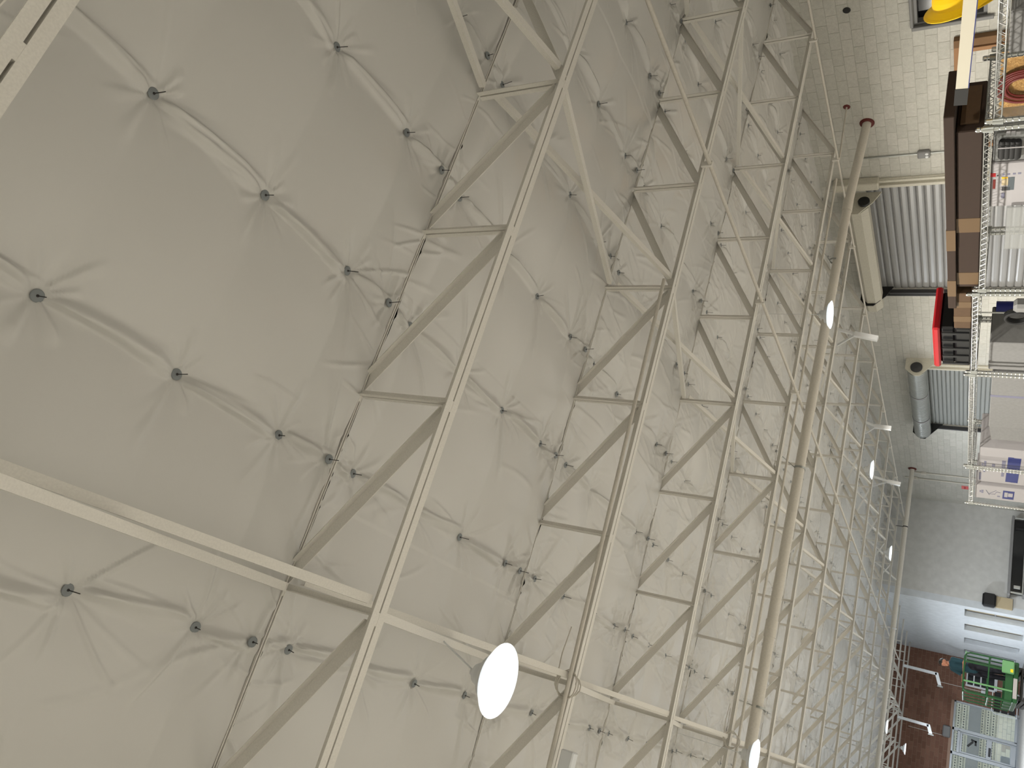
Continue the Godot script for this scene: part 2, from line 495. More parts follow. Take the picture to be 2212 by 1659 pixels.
func build_ceiling() -> void:
	fn_a.seed = 4; fn_a.frequency = 0.55; fn_a.fractal_octaves = 2
	fn_b.seed = 9; fn_b.frequency = 0.8; fn_b.fractal_octaves = 2
	fn_c.seed = 21; fn_c.frequency = 0.9; fn_c.fractal_octaves = 3
	var ceil_ := setting("ceiling")
	var d := MB.new()
	d.box(Vector3(LEFTX - 0.3, CEILY, BACKZ + 0.3), Vector3(WALLX + 0.3, CEILY + 0.2, ENDZ - 0.3))
	obj("roof_deck", d, M.deck, ceil_)
	var pins := [pin_mesh(0.055), pin_mesh(0.075), pin_mesh(0.10)]
	rng.seed = 5
	for bay in range(-1, NT):
		var step: float = 0.07
		var xa := -0.4 * H; var xb := WALLX
		if bay < 0: step = 0.06
		elif bay == 0: step = 0.0125; xb = 2.0 * H
		elif bay == 1: step = 0.0145; xb = 3.05 * H
		elif bay == 2: step = 0.019; xb = 3.7 * H
		elif bay == 3: step = 0.023
		elif bay < 6: step = 0.031
		elif bay < 9: step = 0.042
		else: step = 0.06
		var x1 := WALLX if bay < 13 else INX
		var sm := sheet_mesh(bay, LEFTX, x1, xa, xb, step)
		var sh := obj("insulation_sheet", sm[0], M.sheet, ceil_)
		var rows := rows_of(bay)
		var far := MB.new()
		for j in range(-1, 11):
			var x := (PINX0 + PINDX * j) * H
			if x > x1 - 0.1: continue
			for r in rows:
				if r < 0.03: continue
				if rng.randf() < 0.04: continue
				var xx := x + rng.randf_range(-0.012, 0.012); var zr: float = r * H + rng.randf_range(-0.012, 0.012)
				var ki := clampi(sm[1].bsearch(xx), 0, sm[1].size() - 1); var ii := clampi(int(round((zr - sm[3]) / sm[4])), 0, sm[5] - 1)
				var low := 99.0
				for e in [[0, 0], [-2, 0], [2, 0], [0, -2], [0, 2]]: low = minf(low, sm[2][clampi(ii + e[1], 0, sm[5] - 1) * sm[1].size() + clampi(ki + e[0], 0, sm[1].size() - 1)])
				var at := Vector3(xx, low - 0.003, tz(bay) - zr)
				var tilt := Basis.from_euler(Vector3(rng.randf_range(-0.12, 0.12), rng.randf() * TAU, rng.randf_range(-0.12, 0.12)))
				if bay >= 0 and bay < 6 and j >= -1:
					var o := MeshInstance3D.new()
					o.name = "insulation_pin"; o.mesh = pins[rng.randi() % 3]
					o.transform = Transform3D(tilt, at)
					sh.add_child(o, true)
				elif bay >= 6:
					far.lathe([[0.0, -0.004], [0.034, -0.001], [0.034, 0.002]], at, Vector3.UP, 8)
					far.tube([at, at - tilt.y * 0.075], 0.003, 4, false)
		if far.v.size() > 0: stuff(obj("insulation_pins", far, M.washer, sh))

# ---------------------------------------------------------------- trusses
const D_TOP := 0.268 * H     # underside of the top chord legs above the bottom face
func truss(n: int, kmax: float) -> Node3D:
	var t := thing("roof_truss", "white steel roof truss, %s from the red end wall" % ORD[NT - 1 - n], "truss", Vector3(0, EYE + H, tz(n)), "roof trusses in a row")
	var g := 0.007; var th := 0.007
	var hi := 0.066
	var xe := pk(8.0) + 0.09
	var xt := pk(9.0) - 0.1
	if kmax < 8: xe = INX - 0.01; xt = INX - 0.01
	var xl := pk(-2.0) - 0.09
	var b := MB.new()
	for s in [-1.0, 1.0]:
		b.angle(Vector3(xl, 0, s * g), Vector3(xe, 0, s * g), Vector3(0, 0, s), 0.058, Vector3.UP, 0.064, th)
	for k in range(-2, 9):
		if pk(k) > xe: break
		b.box(Vector3(pk(k) - 0.05, 0.001, -g), Vector3(pk(k) + 0.03, 0.06, g))
	obj("bottom_chord", b, M.steel, t)
	var tp := MB.new()
	for s in [-1.0, 1.0]:
		tp.angle(Vector3(LEFTX + 0.05, D_TOP + hi, s * g), Vector3(xt, D_TOP + hi, s * g), Vector3(0, 0, s), 0.058, Vector3.DOWN, hi, th)
	for k in range(-2, 10):
		if pk(k) > xt: break
		tp.box(Vector3(pk(k) - 0.04, D_TOP + 0.002, -g), Vector3(pk(k) + 0.04, D_TOP + hi, g))
	obj("top_chord", tp, M.steel, t)
	for k in range(-2, 9):
		if pk(k) > xe: break
		var p := MB.new()
		for s in [-1.0, 1.0]:
			p.angle(Vector3(pk(k) + 0.0, 0.02, s * g), Vector3(pk(k), D_TOP + 0.06, s * g), Vector3(1, 0, 0), 0.044, Vector3(0, 0, s), 0.040, 0.006)
		obj("post", p, M.steel, t)
	for k in range(-2, 9):
		if k == 3:
			pass
		var up := 1.0 if k >= 3 else -1.0
		for sgn in ([1.0, -1.0] if k == 3 else [up]):
			var a := Vector3(pk(k) + sgn * 0.05, 0.035, 0)
			var c := Vector3(pk(k + sgn) - sgn * 0.06, D_TOP + 0.045, 0)
			if c.x > xt: 
				if k == 8: c = Vector3(pk(9) - 0.16, D_TOP + 0.03, 0)
				else: continue
			if k == -2: c = Vector3(LEFTX + 0.12, D_TOP + 0.03, 0)
			var m := MB.new()
			var dirn := (c - a).normalized()
			var nr := Vector3(-dirn.y, dirn.x, 0)
			var w := 0.085
			m.angle(a - nr * w * 0.5 + Vector3(0, 0, -0.015), c - nr * w * 0.5 + Vector3(0, 0, -0.015), nr, w, Vector3(0, 0, 1), 0.05, 0.007)
			obj("diagonal", m, M.steel, t)
	return t
func build_trusses() -> void:
	var full := truss(0, 9)
	for n in range(1, NT):
		if n < 13: dup(full, Vector3(0, EYE + H, tz(n)), "white steel roof truss, %s from the red end wall" % ORD[NT - 1 - n])
	var short_ := truss(13, 6)
	for n in range(14, NT): dup(short_, Vector3(0, EYE + H, tz(n)), "white steel roof truss, %s from the red end wall" % ORD[NT - 1 - n])
	# crossed bridging angles between neighbouring trusses
	for k in [0, 3, 6]:
		for n in range(-1, NT - 1):
			if k == 6 and n > 11: continue
			for s in 2:
				var za := tz(n); var zb := tz(n + 1)
				var ya := EYE + H + (D_TOP - 0.08 if s == 0 else 0.035); var yb := EYE + H + (0.035 if s == 0 else D_TOP - 0.08)
				var x: float = pk(k) + (0.09 if s == 0 else 0.02) + (0.0 if k != 0 else -0.03)
				var a := Vector3(x, ya, za - 0.07); var b := Vector3(x, yb, zb + 0.07)
				var mid := (a + b) * 0.5
				var m := MB.new()
				m.angle(a - mid, b - mid, Vector3(1, 0, 0), 0.055, Vector3.UP, 0.05, 0.006)
				var na: String = ORD[NT - 1 - n] if n >= 0 else "last"; var nb: String = ORD[NT - 2 - n]
				tag(obj("bridging_angle", m, M.brace, self, mid), "white bridging angle %s from %s to %s truss before red wall, %s row" % ["falling" if s == 0 else "rising", na, nb, ["outer", "middle", "block-wall"][k / 3]], "brace", "crossed bridging between trusses")

# ---------------------------------------------------------------- walls
func block_face(m: MB, z0: float, z1: float, y0: float, y1: float, x: float, t: float) -> void:   # one block face towards -x, chamfered
	var c := 0.0035
	var a := [Vector3(x, y0 + c, z0 - c), Vector3(x, y0 + c, z1 + c), Vector3(x, y1 - c, z1 + c), Vector3(x, y1 - c, z0 - c)]
	var b := [Vector3(x + c, y0, z0), Vector3(x + c, y0, z1), Vector3(x + c, y1, z1), Vector3(x + c, y1, z0)]
	m.quad(a[0], a[3], a[2], a[1])
	for i in 4:
		var k := (i + 1) % 4
		m.quad(b[i], a[i], a[k], b[k])
		m.quad(b[i] + Vector3(t, 0, 0), b[i], b[k], b[k] + Vector3(t, 0, 0))
var openings := []   # [z near, z far, y low, y high] in the block wall
func build_block_wall() -> void:
	var w := setting("wall_right")
	var back := MB.new()
	var xs := WALLX + 0.006
	# backing with the openings left out: vertical strips
	var cuts := [BACKZ + 0.3]
	var ops := openings.duplicate()
	ops.sort_custom(func(a, b): return a[0] > b[0])
	for o in ops:
		back.box(Vector3(xs, 0, cuts[-1]), Vector3(xs + 0.22, CEILY, o[0]))
		if o[2] > 0.01: back.box(Vector3(xs, 0, o[0]), Vector3(xs + 0.22, o[2], o[1]))
		back.box(Vector3(xs, o[3], o[0]), Vector3(xs + 0.22, CEILY, o[1]))
		cuts.append(o[1])
	back.box(Vector3(xs, 0, cuts[-1]), Vector3(xs + 0.22, CEILY, ENDZ))
	obj("mortar_bed", back, M.joint, w)
	var cand := []
	var bl := 0.4064; var bh := 0.2032; var gap := 0.0028
	var z_from := -5.2; var row := 0
	while row * bh < CEILY - 0.05:
		var z := z_from + (0.0 if row % 2 == 0 else bl * 0.5)
		while z > RETZ + 0.1:
			var segs := [[z - gap, z - bl + gap]]
			var y0 := row * bh + gap; var y1 := minf((row + 1) * bh - gap, CEILY)
			for o in ops:
				var nxt := []
				for s in segs:
					if y1 <= o[2] + 0.02 or y0 >= o[3] - 0.02 or s[1] >= o[0] or s[0] <= o[1]: nxt.append(s)
					else:
						if s[0] > o[0] + 0.03: nxt.append([s[0], o[0] + 0.004])
						if s[1] < o[1] - 0.03: nxt.append([o[1] - 0.004, s[1]])
				segs = nxt
			for s in segs: cand.append([s[0], s[1], y0, y1])
			z -= bl
		row += 1
	# the 300 blocks that show largest stand alone; the rest are one mass
	for c in cand:
		var mid := Vector3(WALLX, (c[2] + c[3]) * 0.5, (c[0] + c[1]) * 0.5)
		var d := mid - Vector3(0, EYE, 0)
		var px: float = 1106.0 - FOC * d.dot(c_up) / d.dot(c_fwd); var py: float = 829.5 - FOC * d.dot(c_right) / d.dot(c_fwd)
		var seen: bool = px > 1760 and px < 2080 and py > -20 and py < 1100 and d.dot(c_fwd) > 0
		c.append((1e3 if not seen else 0.0) + d.length())
	cand.sort_custom(func(a, b): return a[4] < b[4])
	var rest := [MB.new(), MB.new(), MB.new()]
	var shared := {}
	rng.seed = 12
	for i in cand.size():
		var c: Array = cand[i]
		var proud := rng.randf_range(0.0, 0.0022)
		if i < 300:
			var key := "%.2f_%.2f_%d" % [c[0] - c[1], c[3] - c[2], rng.randi() % 3]
			if not shared.has(key):
				var m := MB.new()
				block_face(m, 0, c[1] - c[0], 0, c[3] - c[2], 0, 0.03)
				shared[key] = m.mesh()
			obj("block", shared[key], [M.block, M.block_b, M.block_c][rng.randi() % 3], w, Vector3(WALLX - proud, c[2], c[0]))
		else:
			block_face(rest[rng.randi() % 3], c[0], c[1], c[2], c[3], WALLX - proud, 0.03)
	for i in 3: stuff(obj("block_courses", rest[i], [M.block, M.block_b, M.block_c][i], w))
func brick_face(m: MB, x0: float, x1: float, y0: float, y1: float, z: float, t: float) -> void:
	var c := 0.006
	var a := [Vector3(x0 + c, y0 + c, z), Vector3(x1 - c, y0 + c, z), Vector3(x1 - c, y1 - c, z), Vector3(x0 + c, y1 - c, z)]
	var b := [Vector3(x0, y0, z - c), Vector3(x1, y0, z - c), Vector3(x1, y1, z - c), Vector3(x0, y1, z - c)]
	m.quad(a[0], a[1], a[2], a[3])
	for i in 4:
		var k := (i + 1) % 4
		m.quad(b[i], b[k], a[k], a[i])
func build_shell() -> void:
	var f := MB.new()
	f.box(Vector3(LEFTX - 0.3, -0.2, BACKZ + 0.3), Vector3(WALLX + 0.3, 0, ENDZ - 0.3))
	var fl := obj("floor", f, M.concrete); fl.set_meta("kind", "structure")
	var l := MB.new()
	l.box(Vector3(LEFTX - 0.3, 0, BACKZ + 0.3), Vector3(LEFTX, CEILY, ENDZ - 0.3))
	obj("wall_left", l, M.block_b).set_meta("kind", "structure")
	var b := MB.new()
	b.box(Vector3(LEFTX, 0, BACKZ), Vector3(WALLX, CEILY, BACKZ + 0.3))
	obj("wall_back", b, M.block_b).set_meta("kind", "structure")
	# smooth return wall and the cooler inner wall with its deep window slots
	var r := MB.new()
	r.box(Vector3(INX + 0.3, 0, RETZ), Vector3(WALLX, CEILY, RETZ - 0.3))
	obj("wall_return", r, M.plaster).set_meta("kind", "structure")
	var wi := setting("wall_inner")
	var slots := []
	for q in [[1315, 1330], [1347, 1360], [1377, 1388], [1402.5, 1413]]:
		slots.append([at_x(2083, q[0], INX).z, at_x(2083, q[1], INX).z])
	var s := MB.new()
	var top := 2.64; var last := RETZ
	for q in slots:
		s.box(Vector3(INX, 0, last), Vector3(INX + 0.3, top, q[0])); last = q[1]
	s.box(Vector3(INX, 0, last), Vector3(INX + 0.3, top, ENDZ))
	s.box(Vector3(INX, top, RETZ), Vector3(INX + 0.3, CEILY, ENDZ))
	for q in slots: s.box(Vector3(INX, 0, q[0]), Vector3(INX + 0.3, 0.35, q[1]))
	obj("plaster_face", s, M.plaster_cool, wi)
	for i in 4:
		var q: Array = slots[i]
		var wn := setting("window_%d" % (i + 2))
		var g := MB.new()
		g.box(Vector3(INX + 0.26, 0.35, q[0]), Vector3(INX + 0.30, top, q[1]))
		obj("back_panel", g, M.tan if i < 2 else M.dark_grey, wn)
		var fr := MB.new()
		for z in [q[0] - 0.02, (q[0] + q[1]) * 0.5, q[1] + 0.02]:
			fr.box(Vector3(INX + 0.22, 0.35, z - 0.02), Vector3(INX + 0.26, top, z + 0.02))
		for y in [0.39, 1.5, top - 0.04]:
			fr.box(Vector3(INX + 0.222, y - 0.03, q[0]), Vector3(INX + 0.258, y + 0.03, q[1]))
		obj("frame", fr, M.grey_paint, wn)
		var lt := MB.new()
		lt.cbox(Vector3(INX + 0.17, 1.46, (q[0] + q[1]) * 0.5 + 0.09), Vector3(INX + 0.222, 1.54, (q[0] + q[1]) * 0.5 - 0.09), 0.01)
		obj("latch", lt, M.chrome, wn)
	build_end_wall()
func build_end_wall() -> void:
	var w := setting("wall_end")
	var z := ENDZ
	var sx0 := 1.0; var sx1 := 6.03; var stop := 2.92      # storefront opening
	var wx0 := 6.95; var wx1 := 7.72; var wy0 := 1.12; var wy1 := 2.42   # small window
	var back := MB.new()
	var zb := z - 0.012
	back.box(Vector3(LEFTX, 0, zb), Vector3(sx0, CEILY, zb - 0.25))
	back.box(Vector3(sx0, stop, zb), Vector3(sx1, CEILY, zb - 0.25))
	back.box(Vector3(sx1, 0, zb), Vector3(wx0, CEILY, zb - 0.25))
	back.box(Vector3(wx0, 0, zb), Vector3(wx1, wy0, zb - 0.25))
	back.box(Vector3(wx0, wy1, zb), Vector3(wx1, CEILY, zb - 0.25))
	back.box(Vector3(wx1, 0, zb), Vector3(INX + 0.3, CEILY, zb - 0.25))
	obj("mortar_bed", back, M.mortar, w)
	var ms := [MB.new(), MB.new(), MB.new()]
	rng.seed = 31
	var row := 0
	while row * 0.2032 < CEILY - 0.1:
		var x := LEFTX + (0.0 if row % 2 == 0 else -0.2032)
		var y0 := row * 0.2032 + 0.006; var y1 := (row + 1) * 0.2032 - 0.006
		while x < INX:
			var a := maxf(x + 0.006, LEFTX); var b := minf(x + 0.4004, INX)
			var parts := [[a, b]]
			for o in [[sx0, sx1, 0.0, stop], [wx0, wx1, wy0, wy1]]:
				var nx := []
				for q in parts:
					if y1 <= o[2] or y0 >= o[3] or q[1] <= o[0] or q[0] >= o[1]: nx.append(q)
					else:
						if q[0] < o[0] - 0.02: nx.append([q[0], o[0]])
						if q[1] > o[1] + 0.02: nx.append([o[1], q[1]])
				parts = nx
			var pick := 0 if rng.randf() < 0.6 else (1 if rng.randf() < 0.5 else 2)
			for q in parts: brick_face(ms[pick], q[0], q[1], y0, y1, z, 0.0)
			x += 0.4064
		row += 1
	for i in 3: stuff(obj("red_blocks", ms[i], [M.brick, M.brick_b, M.brick_c][i], w))
	# window of four panes beside the lift
	var wn := setting("window_6")
	var fr := MB.new()
	for x in [wx0, wx1]: fr.box(Vector3(x - 0.05, wy0 - 0.05, z + 0.03), Vector3(x + 0.05, wy1 + 0.05, z - 0.1))
	for i in 5: fr.box(Vector3(wx0, lerpf(wy0, wy1, i / 4.0) - 0.03, z + 0.02), Vector3(wx1, lerpf(wy0, wy1, i / 4.0) + 0.03, z - 0.08))
	fr.box(Vector3(wx0 - 0.08, wy0 - 0.1, z + 0.08), Vector3(wx1 + 0.08, wy0 - 0.04, z - 0.1))
	obj("frame", fr, M.white_paint, wn)
	for i in 4:
		var p := MB.new()
		p.box(Vector3(wx0 + 0.05, lerpf(wy0, wy1, i / 4.0) + 0.03, z - 0.05), Vector3(wx1 - 0.05, lerpf(wy0, wy1, (i + 1) / 4.0) - 0.03, z - 0.06))
		obj("pane", p, M.dark_glass, wn)
	# glazed entrance: three bays, door in the middle
	var d := setting("door_3")
	var zf := z + 0.01; var zk := z - 0.13
	var fm := MB.new()
	for x in [[sx1 - 0.09, sx1], [4.50, 4.66], [3.28, 3.44], [sx0, sx0 + 0.09], [2.1, 2.2]]: fm.cbox(Vector3(x[0], 0, zf), Vector3(x[1], stop, zk), 0.01)
	fm.cbox(Vector3(sx0, stop - 0.10, zf), Vector3(sx1, stop, zk), 0.01)
	fm.cbox(Vector3(sx0, 0, zf), Vector3(3.3, 0.12, zk), 0.01)
	fm.cbox(Vector3(4.6, 0, zf), Vector3(sx1, 0.12, zk), 0.01)
	fm.cbox(Vector3(3.4, 2.52, zf), Vector3(4.55, 2.66, zk), 0.01)
	obj("frame", fm, M.alu, d)
	var leaf := MB.new()
	for x in [[3.45, 3.53], [4.42, 4.49]]: leaf.cbox(Vector3(x[0], 0.02, zf - 0.02), Vector3(x[1], 2.52, zk + 0.03), 0.01)
	leaf.cbox(Vector3(3.5, 0.02, zf - 0.02), Vector3(4.45, 0.26, zk + 0.03), 0.01)
	leaf.cbox(Vector3(3.5, 2.42, zf - 0.02), Vector3(4.45, 2.52, zk + 0.03), 0.01)
	leaf.cbox(Vector3(3.5, 1.08, zf - 0.02), Vector3(4.45, 1.32, zk + 0.03), 0.01)
	var lf := obj("door_leaf", leaf, M.alu, d)
	var pb := MB.new()
	pb.cbox(Vector3(3.62, 1.12, zf + 0.03), Vector3(4.06, 1.22, zf - 0.01), 0.015)
	obj("push_bar", pb, M.dark_grey, lf)
	var zg := z - 0.06
	for q in [[4.66, sx1 - 0.09, 0.12, stop - 0.1], [sx0 + 0.09, 2.1, 0.12, stop - 0.1], [2.2, 3.28, 0.12, stop - 0.1], [3.44, 4.5, 2.66, stop - 0.1], [3.53, 4.42, 1.32, 2.42], [3.53, 4.42, 0.26, 1.08]]:
		var p := MB.new()
		p.box(Vector3(q[0], q[2], zg), Vector3(q[1], q[3], zg - 0.008))
		obj("pane", p, M.glass, d)
	# street lettering of the door glass, seen from behind: a dark arrow mark
	var ar := MB.new()
	var zt := zg + 0.004
	ar.bar(Vector3(4.16, 1.92, zt), Vector3(3.86, 2.16, zt), 0.10, 0.004, Vector3(0.6, 0.8, 0))
	ar.bar(Vector3(4.24, 2.02, zt), Vector3(4.18, 1.76, zt), 0.09, 0.004, Vector3(1, 0, 0))
	ar.bar(Vector3(4.24, 1.80, zt), Vector3(3.98, 1.80, zt), 0.09, 0.004, Vector3(0, 1, 0))
	tag(obj("arrow_sticker", ar, M.black, self), "black arrow sticker on the glass of the entrance door", "sticker")
	var gb := MB.new()
	gb.cbox(Vector3(4.02, 2.98, z + 0.14), Vector3(4.62, 3.36, z + 0.001), 0.05)
	tag(obj("door_operator", gb, M.grey_paint), "grey rounded housing on the red wall above the glass entrance", "housing")
	# outside: paving, breeze-block screen
	var go := MB.new()
	go.box(Vector3(-8, -0.35, z - 0.28), Vector3(16, -0.05, z - 12))
	obj("ground_outside", go, M.concrete).set_meta("kind", "structure")
	var sw := thing("screen_wall", "cream breeze-block screen wall seen through the glass entrance", "screen wall", Vector3(0, -0.05, z - 3.2))
	var lat := MB.new()
	var y := 0.75; var rown := 0
	var bands := [[0.85, 1.62], [2.28, 4.6]]
	for bd in bands:
		y = bd[0]; rown = 0
		while y < bd[1]:
			var a := rown % 2 == 0
			var hh := 0.150 if a else 0.115
			lat.box(Vector3(-2, y - 0.025, 0), Vector3(9, y + 0.025, -0.12))
			var x := -2.0
			while x < 9.0:
				lat.box(Vector3(x, y + 0.025, -0.002), Vector3(x + (0.030 if a else 0.052), y + hh, -0.118))
				x += 0.066 if a else 0.142
			y += hh
			rown += 1
		lat.box(Vector3(-2, y - 0.03, 0), Vector3(9, y + 0.03, -0.19))
	stuff(obj("pierced_courses", lat, M.screen_block, sw))
	var band := MB.new()
	band.box(Vector3(-2, 1.66, 0.06), Vector3(9, 2.26, -0.25))
	obj("concrete_band", band, M.panel_grey, sw)
	var bs := MB.new()
	bs.box(Vector3(-2, 0.0, 0.0), Vector3(9, 0.82, -0.25))
	obj("base", bs, M.joint, sw)
	rng.seed = 3
	for i in 22:
		for k in 4:
			var t := MB.new()
			t.cbox(Vector3(0.005, 0.005, 0), Vector3(0.395, 0.195, 0.02), 0.006)
			if i == 12 and k < 3 and k > 0: obj("base_tile", t, M.tan, sw, Vector3(-0.5 + i * 0.4 + (k % 2) * 0.2, 0.01 + k * 0.2, 0.0))
			else: obj("base_tile", t, M.screen_block, sw, Vector3(-0.5 + i * 0.4 + (k % 2) * 0.2, 0.01 + k * 0.2, 0.0))
	var vo := MB.new()
	vo.box(Vector3(-2, 0.0, -4.0), Vector3(9, 5.0, -4.2))
	vo.box(Vector3(-2, 4.75, -0.2), Vector3(9, 5.0, -4.0))
	vo.box(Vector3(-2.2, 0.0, -0.2), Vector3(-2.0, 5.0, -4.2))
	vo.box(Vector3(9.0, 0.0, -0.2), Vector3(9.2, 5.0, -4.2))
	obj("room_walls", vo, M.panel_grey, sw)
	var pl := MB.new()
	pl.cbox(Vector3(1.8, -0.05, z - 1.4), Vector3(3.95, 0.62, z - 2.0), 0.02)
	tag(obj("planter_box", pl, M.slate), "slate grey planter box outside the glass entrance door", "planter")
# ---------------------------------------------------------------- roll-up doors
func rollup(n: int, za: float, zb: float, top: float, pitch: float, m: Material) -> Node3D:
	var d := setting("door_%d" % n)
	var L := zb - za
	var sl := MB.new()
	var pr := [[0.0, 0.0], [0.10, -0.030], [0.30, -0.040], [0.68, -0.040], [0.88, -0.030], [1.0, 0.0]]
	var x0 := 0.09
	for i in pr.size() - 1:
		var a: Array = pr[i]; var b: Array = pr[i + 1]
		sl.quad(Vector3(x0 + a[1], a[0] * pitch, 0), Vector3(x0 + b[1], b[0] * pitch, 0), Vector3(x0 + b[1], b[0] * pitch, L), Vector3(x0 + a[1], a[0] * pitch, L))
	sl.box(Vector3(x0, 0.001, 0), Vector3(x0 + 0.01, pitch - 0.001, L))
	var ms := sl.mesh()
	var y := top - pitch
	while y > -0.01:
		obj("slat", ms, m, d, Vector3(WALLX, y, za))
		y -= pitch
	if y + pitch > 0.02:
		var bb := MB.new()
		bb.box(Vector3(0.05, 0, 0), Vector3(0.1, y + pitch, L))
		obj("bottom_bar", bb, M.zinc, d, Vector3(WALLX, 0, za))
	return d
func build_doors() -> void:
	var o1: Array = openings[0]; var o2: Array = openings[1]
	var d1 := rollup(1, o1[0], o1[1], o1[3], 0.175, M.door_slat)
	for s in [[o1[0], 1.0], [o1[1], -1.0]]:
		var g := MB.new()
		var z: float = s[0]; var q: float = s[1]
		g.cbox(Vector3(WALLX - 0.05, 0, z - q * 0.03), Vector3(WALLX + 0.0, o1[3] + 0.1, z + q * 0.20), 0.008)
		g.cbox(Vector3(WALLX - 0.12, 0, z - q * 0.03), Vector3(WALLX - 0.051, o1[3] - 0.25, z + q * 0.06), 0.006)
		g.cbox(Vector3(WALLX - 0.09, 0, z + q * 0.13), Vector3(WALLX - 0.051, o1[3] + 0.1, z + q * 0.19), 0.006)
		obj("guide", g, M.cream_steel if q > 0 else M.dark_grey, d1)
	# octagonal barrel cover above the curtain
	var pa := at_x(1857, 442, WALLX - 0.30); var pb := at_x(1884, 657, WALLX - 0.30)
	var hy := (pa.y + pb.y) * 0.5
	var hd := MB.new()
	var poly := PackedVector2Array()
	for k in 8: poly.append(Vector2(cos(TAU * (k + 0.5) / 8), sin(TAU * (k + 0.5) / 8)) * 0.27)
	hd.prism(poly, Vector3(WALLX - 0.30, hy, pa.z), Vector3.RIGHT, Vector3.UP, Vector3(0, 0, pb.z - pa.z))
	obj("barrel_cover", hd, M.cream_steel, d1)
	for z in [pa.z + 0.06, pb.z + 0.45]:
		var br := MB.new()
		br.prism(PackedVector2Array([Vector2(0, 0.3), Vector2(-0.62, 0.3), Vector2(-0.62, -0.05), Vector2(-0.3, -0.34), Vector2(0, -0.5)]), Vector3(WALLX, hy, z), Vector3.RIGHT, Vector3.UP, Vector3(0, 0, -0.03))
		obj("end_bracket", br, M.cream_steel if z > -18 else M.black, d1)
	var ch := MB.new()
	ch.lathe([[0.0, -0.03], [0.13, -0.03], [0.13, 0.03], [0.0, 0.03]], at_x(1866, 436, WALLX - 0.35), Vector3(0, 0, 1), 14)
	obj("chain_wheel", ch, M.black, d1)
	var cv := MB.new()
	var c0 := at_x(1800, 385, WALLX); var c1 := at_x(1899, 382, WALLX)
	cv.cbox(Vector3(WALLX - 0.22, c0.y, o1[0] + 0.26), Vector3(WALLX - 0.001, c1.y, o1[0] + 0.02), 0.02)
	obj("operator_cover", cv, M.cream_steel, d1)
	var d2 := rollup(2, o2[0], o2[1], o2[3], 0.125, M.door_slat_b)
	for s in [[o2[0], 1.0], [o2[1], -1.0]]:
		var g := MB.new()
		var z: float = s[0]; var q: float = s[1]
		g.cbox(Vector3(WALLX - 0.06, 0, z - q * 0.03), Vector3(WALLX, o2[3] + 0.25, z + q * 0.18), 0.008)
		g.cbox(Vector3(WALLX - 0.13, 0, z - q * 0.03), Vector3(WALLX - 0.061, o2[3], z + q * 0.05), 0.006)
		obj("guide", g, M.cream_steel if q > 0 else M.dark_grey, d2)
	var qa := at_x(1977, 797, WALLX - 0.35); var qb := at_x(1996, 933, WALLX - 0.35)
	var qy := (qa.y + qb.y) * 0.5
	var bt := MB.new()
	var prof := [[0.0, 0.0], [0.26, 0.0]]
	var len := qa.z - qb.z
	for i in 41:
		var t := i / 40.0 * len
		prof.append([0.265, t]); prof.append([0.272, t + 0.012]); prof.append([0.265, t + 0.024])
	prof.append([0.26, len + 0.03]); prof.append([0.0, len + 0.03])
	bt.lathe(prof, Vector3(WALLX - 0.35, qy, qb.z), Vector3(0, 0, 1), 22)
	obj("rolled_curtain", bt, M.zinc, d2)
	for f in [0.34, 0.72]:
		var st := MB.new()
		st.lathe([[0.274, -0.025], [0.281, -0.025], [0.281, 0.025], [0.274, 0.025]], Vector3(WALLX - 0.35, qy, lerpf(qa.z, qb.z, f)), Vector3(0, 0, 1), 22)
		obj("strap", st, M.white_card, d2)
	for z in [qa.z + 0.05, qb.z - 0.0]:
		var br := MB.new()
		br.prism(PackedVector2Array([Vector2(0, 0.32), Vector2(-0.40, 0.32), Vector2(-0.62, 0.05), Vector2(-0.62, -0.1), Vector2(0, -0.62)]), Vector3(WALLX, qy, z), Vector3.RIGHT, Vector3.UP, Vector3(0, 0, 0.03))
		obj("end_bracket", br, M.cream_steel if z > -27 else M.black, d2)
	var hub := MB.new()
	hub.lathe([[0.0, 0.0], [0.12, 0.0], [0.17, 0.02], [0.17, 0.07], [0.06, 0.1], [0.0, 0.1]], Vector3(WALLX - 0.35, qy, qa.z + 0.08), Vector3(0, 0, 1), 18)
	obj("gear_wheel", hub, M.dark_grey, d2)
	# dark window high in the block wall
	var o3: Array = openings[2]
	var wn := setting("window_1")
	var fr := MB.new()
	for y in [o3[2] + 0.03, o3[3] - 0.03]: fr.box(Vector3(WALLX + 0.03, y - 0.03, o3[0]), Vector3(WALLX + 0.2, y + 0.03, o3[1]))
	for z in [o3[0] - 0.03, o3[1] + 0.03, (o3[0] + o3[1]) * 0.5]: fr.box(Vector3(WALLX + 0.032, o3[2], z - 0.03), Vector3(WALLX + 0.198, o3[3], z + 0.03))
	fr.box(Vector3(WALLX + 0.034, 3.36, o3[0]), Vector3(WALLX + 0.196, 3.41, o3[1]))
	obj("frame", fr, M.grey_paint, wn)
	var gl := MB.new()
	gl.box(Vector3(WALLX + 0.16, o3[2], o3[0]), Vector3(WALLX + 0.17, o3[3], o3[1]))
	obj("pane", gl, M.dark_glass, wn)
	var lip := MB.new()
	lip.cbox(Vector3(WALLX - 0.06, o3[2] - 0.1, o3[1] - 0.05), Vector3(WALLX - 0.002, o3[3] + 0.03, o3[1] + 0.03), 0.01)
	lip.cbox(Vector3(WALLX - 0.06, o3[3], o3[0]), Vector3(WALLX - 0.002, o3[3] + 0.05, o3[1] + 0.03), 0.01)
	obj("surround", lip, M.grey_paint, wn)
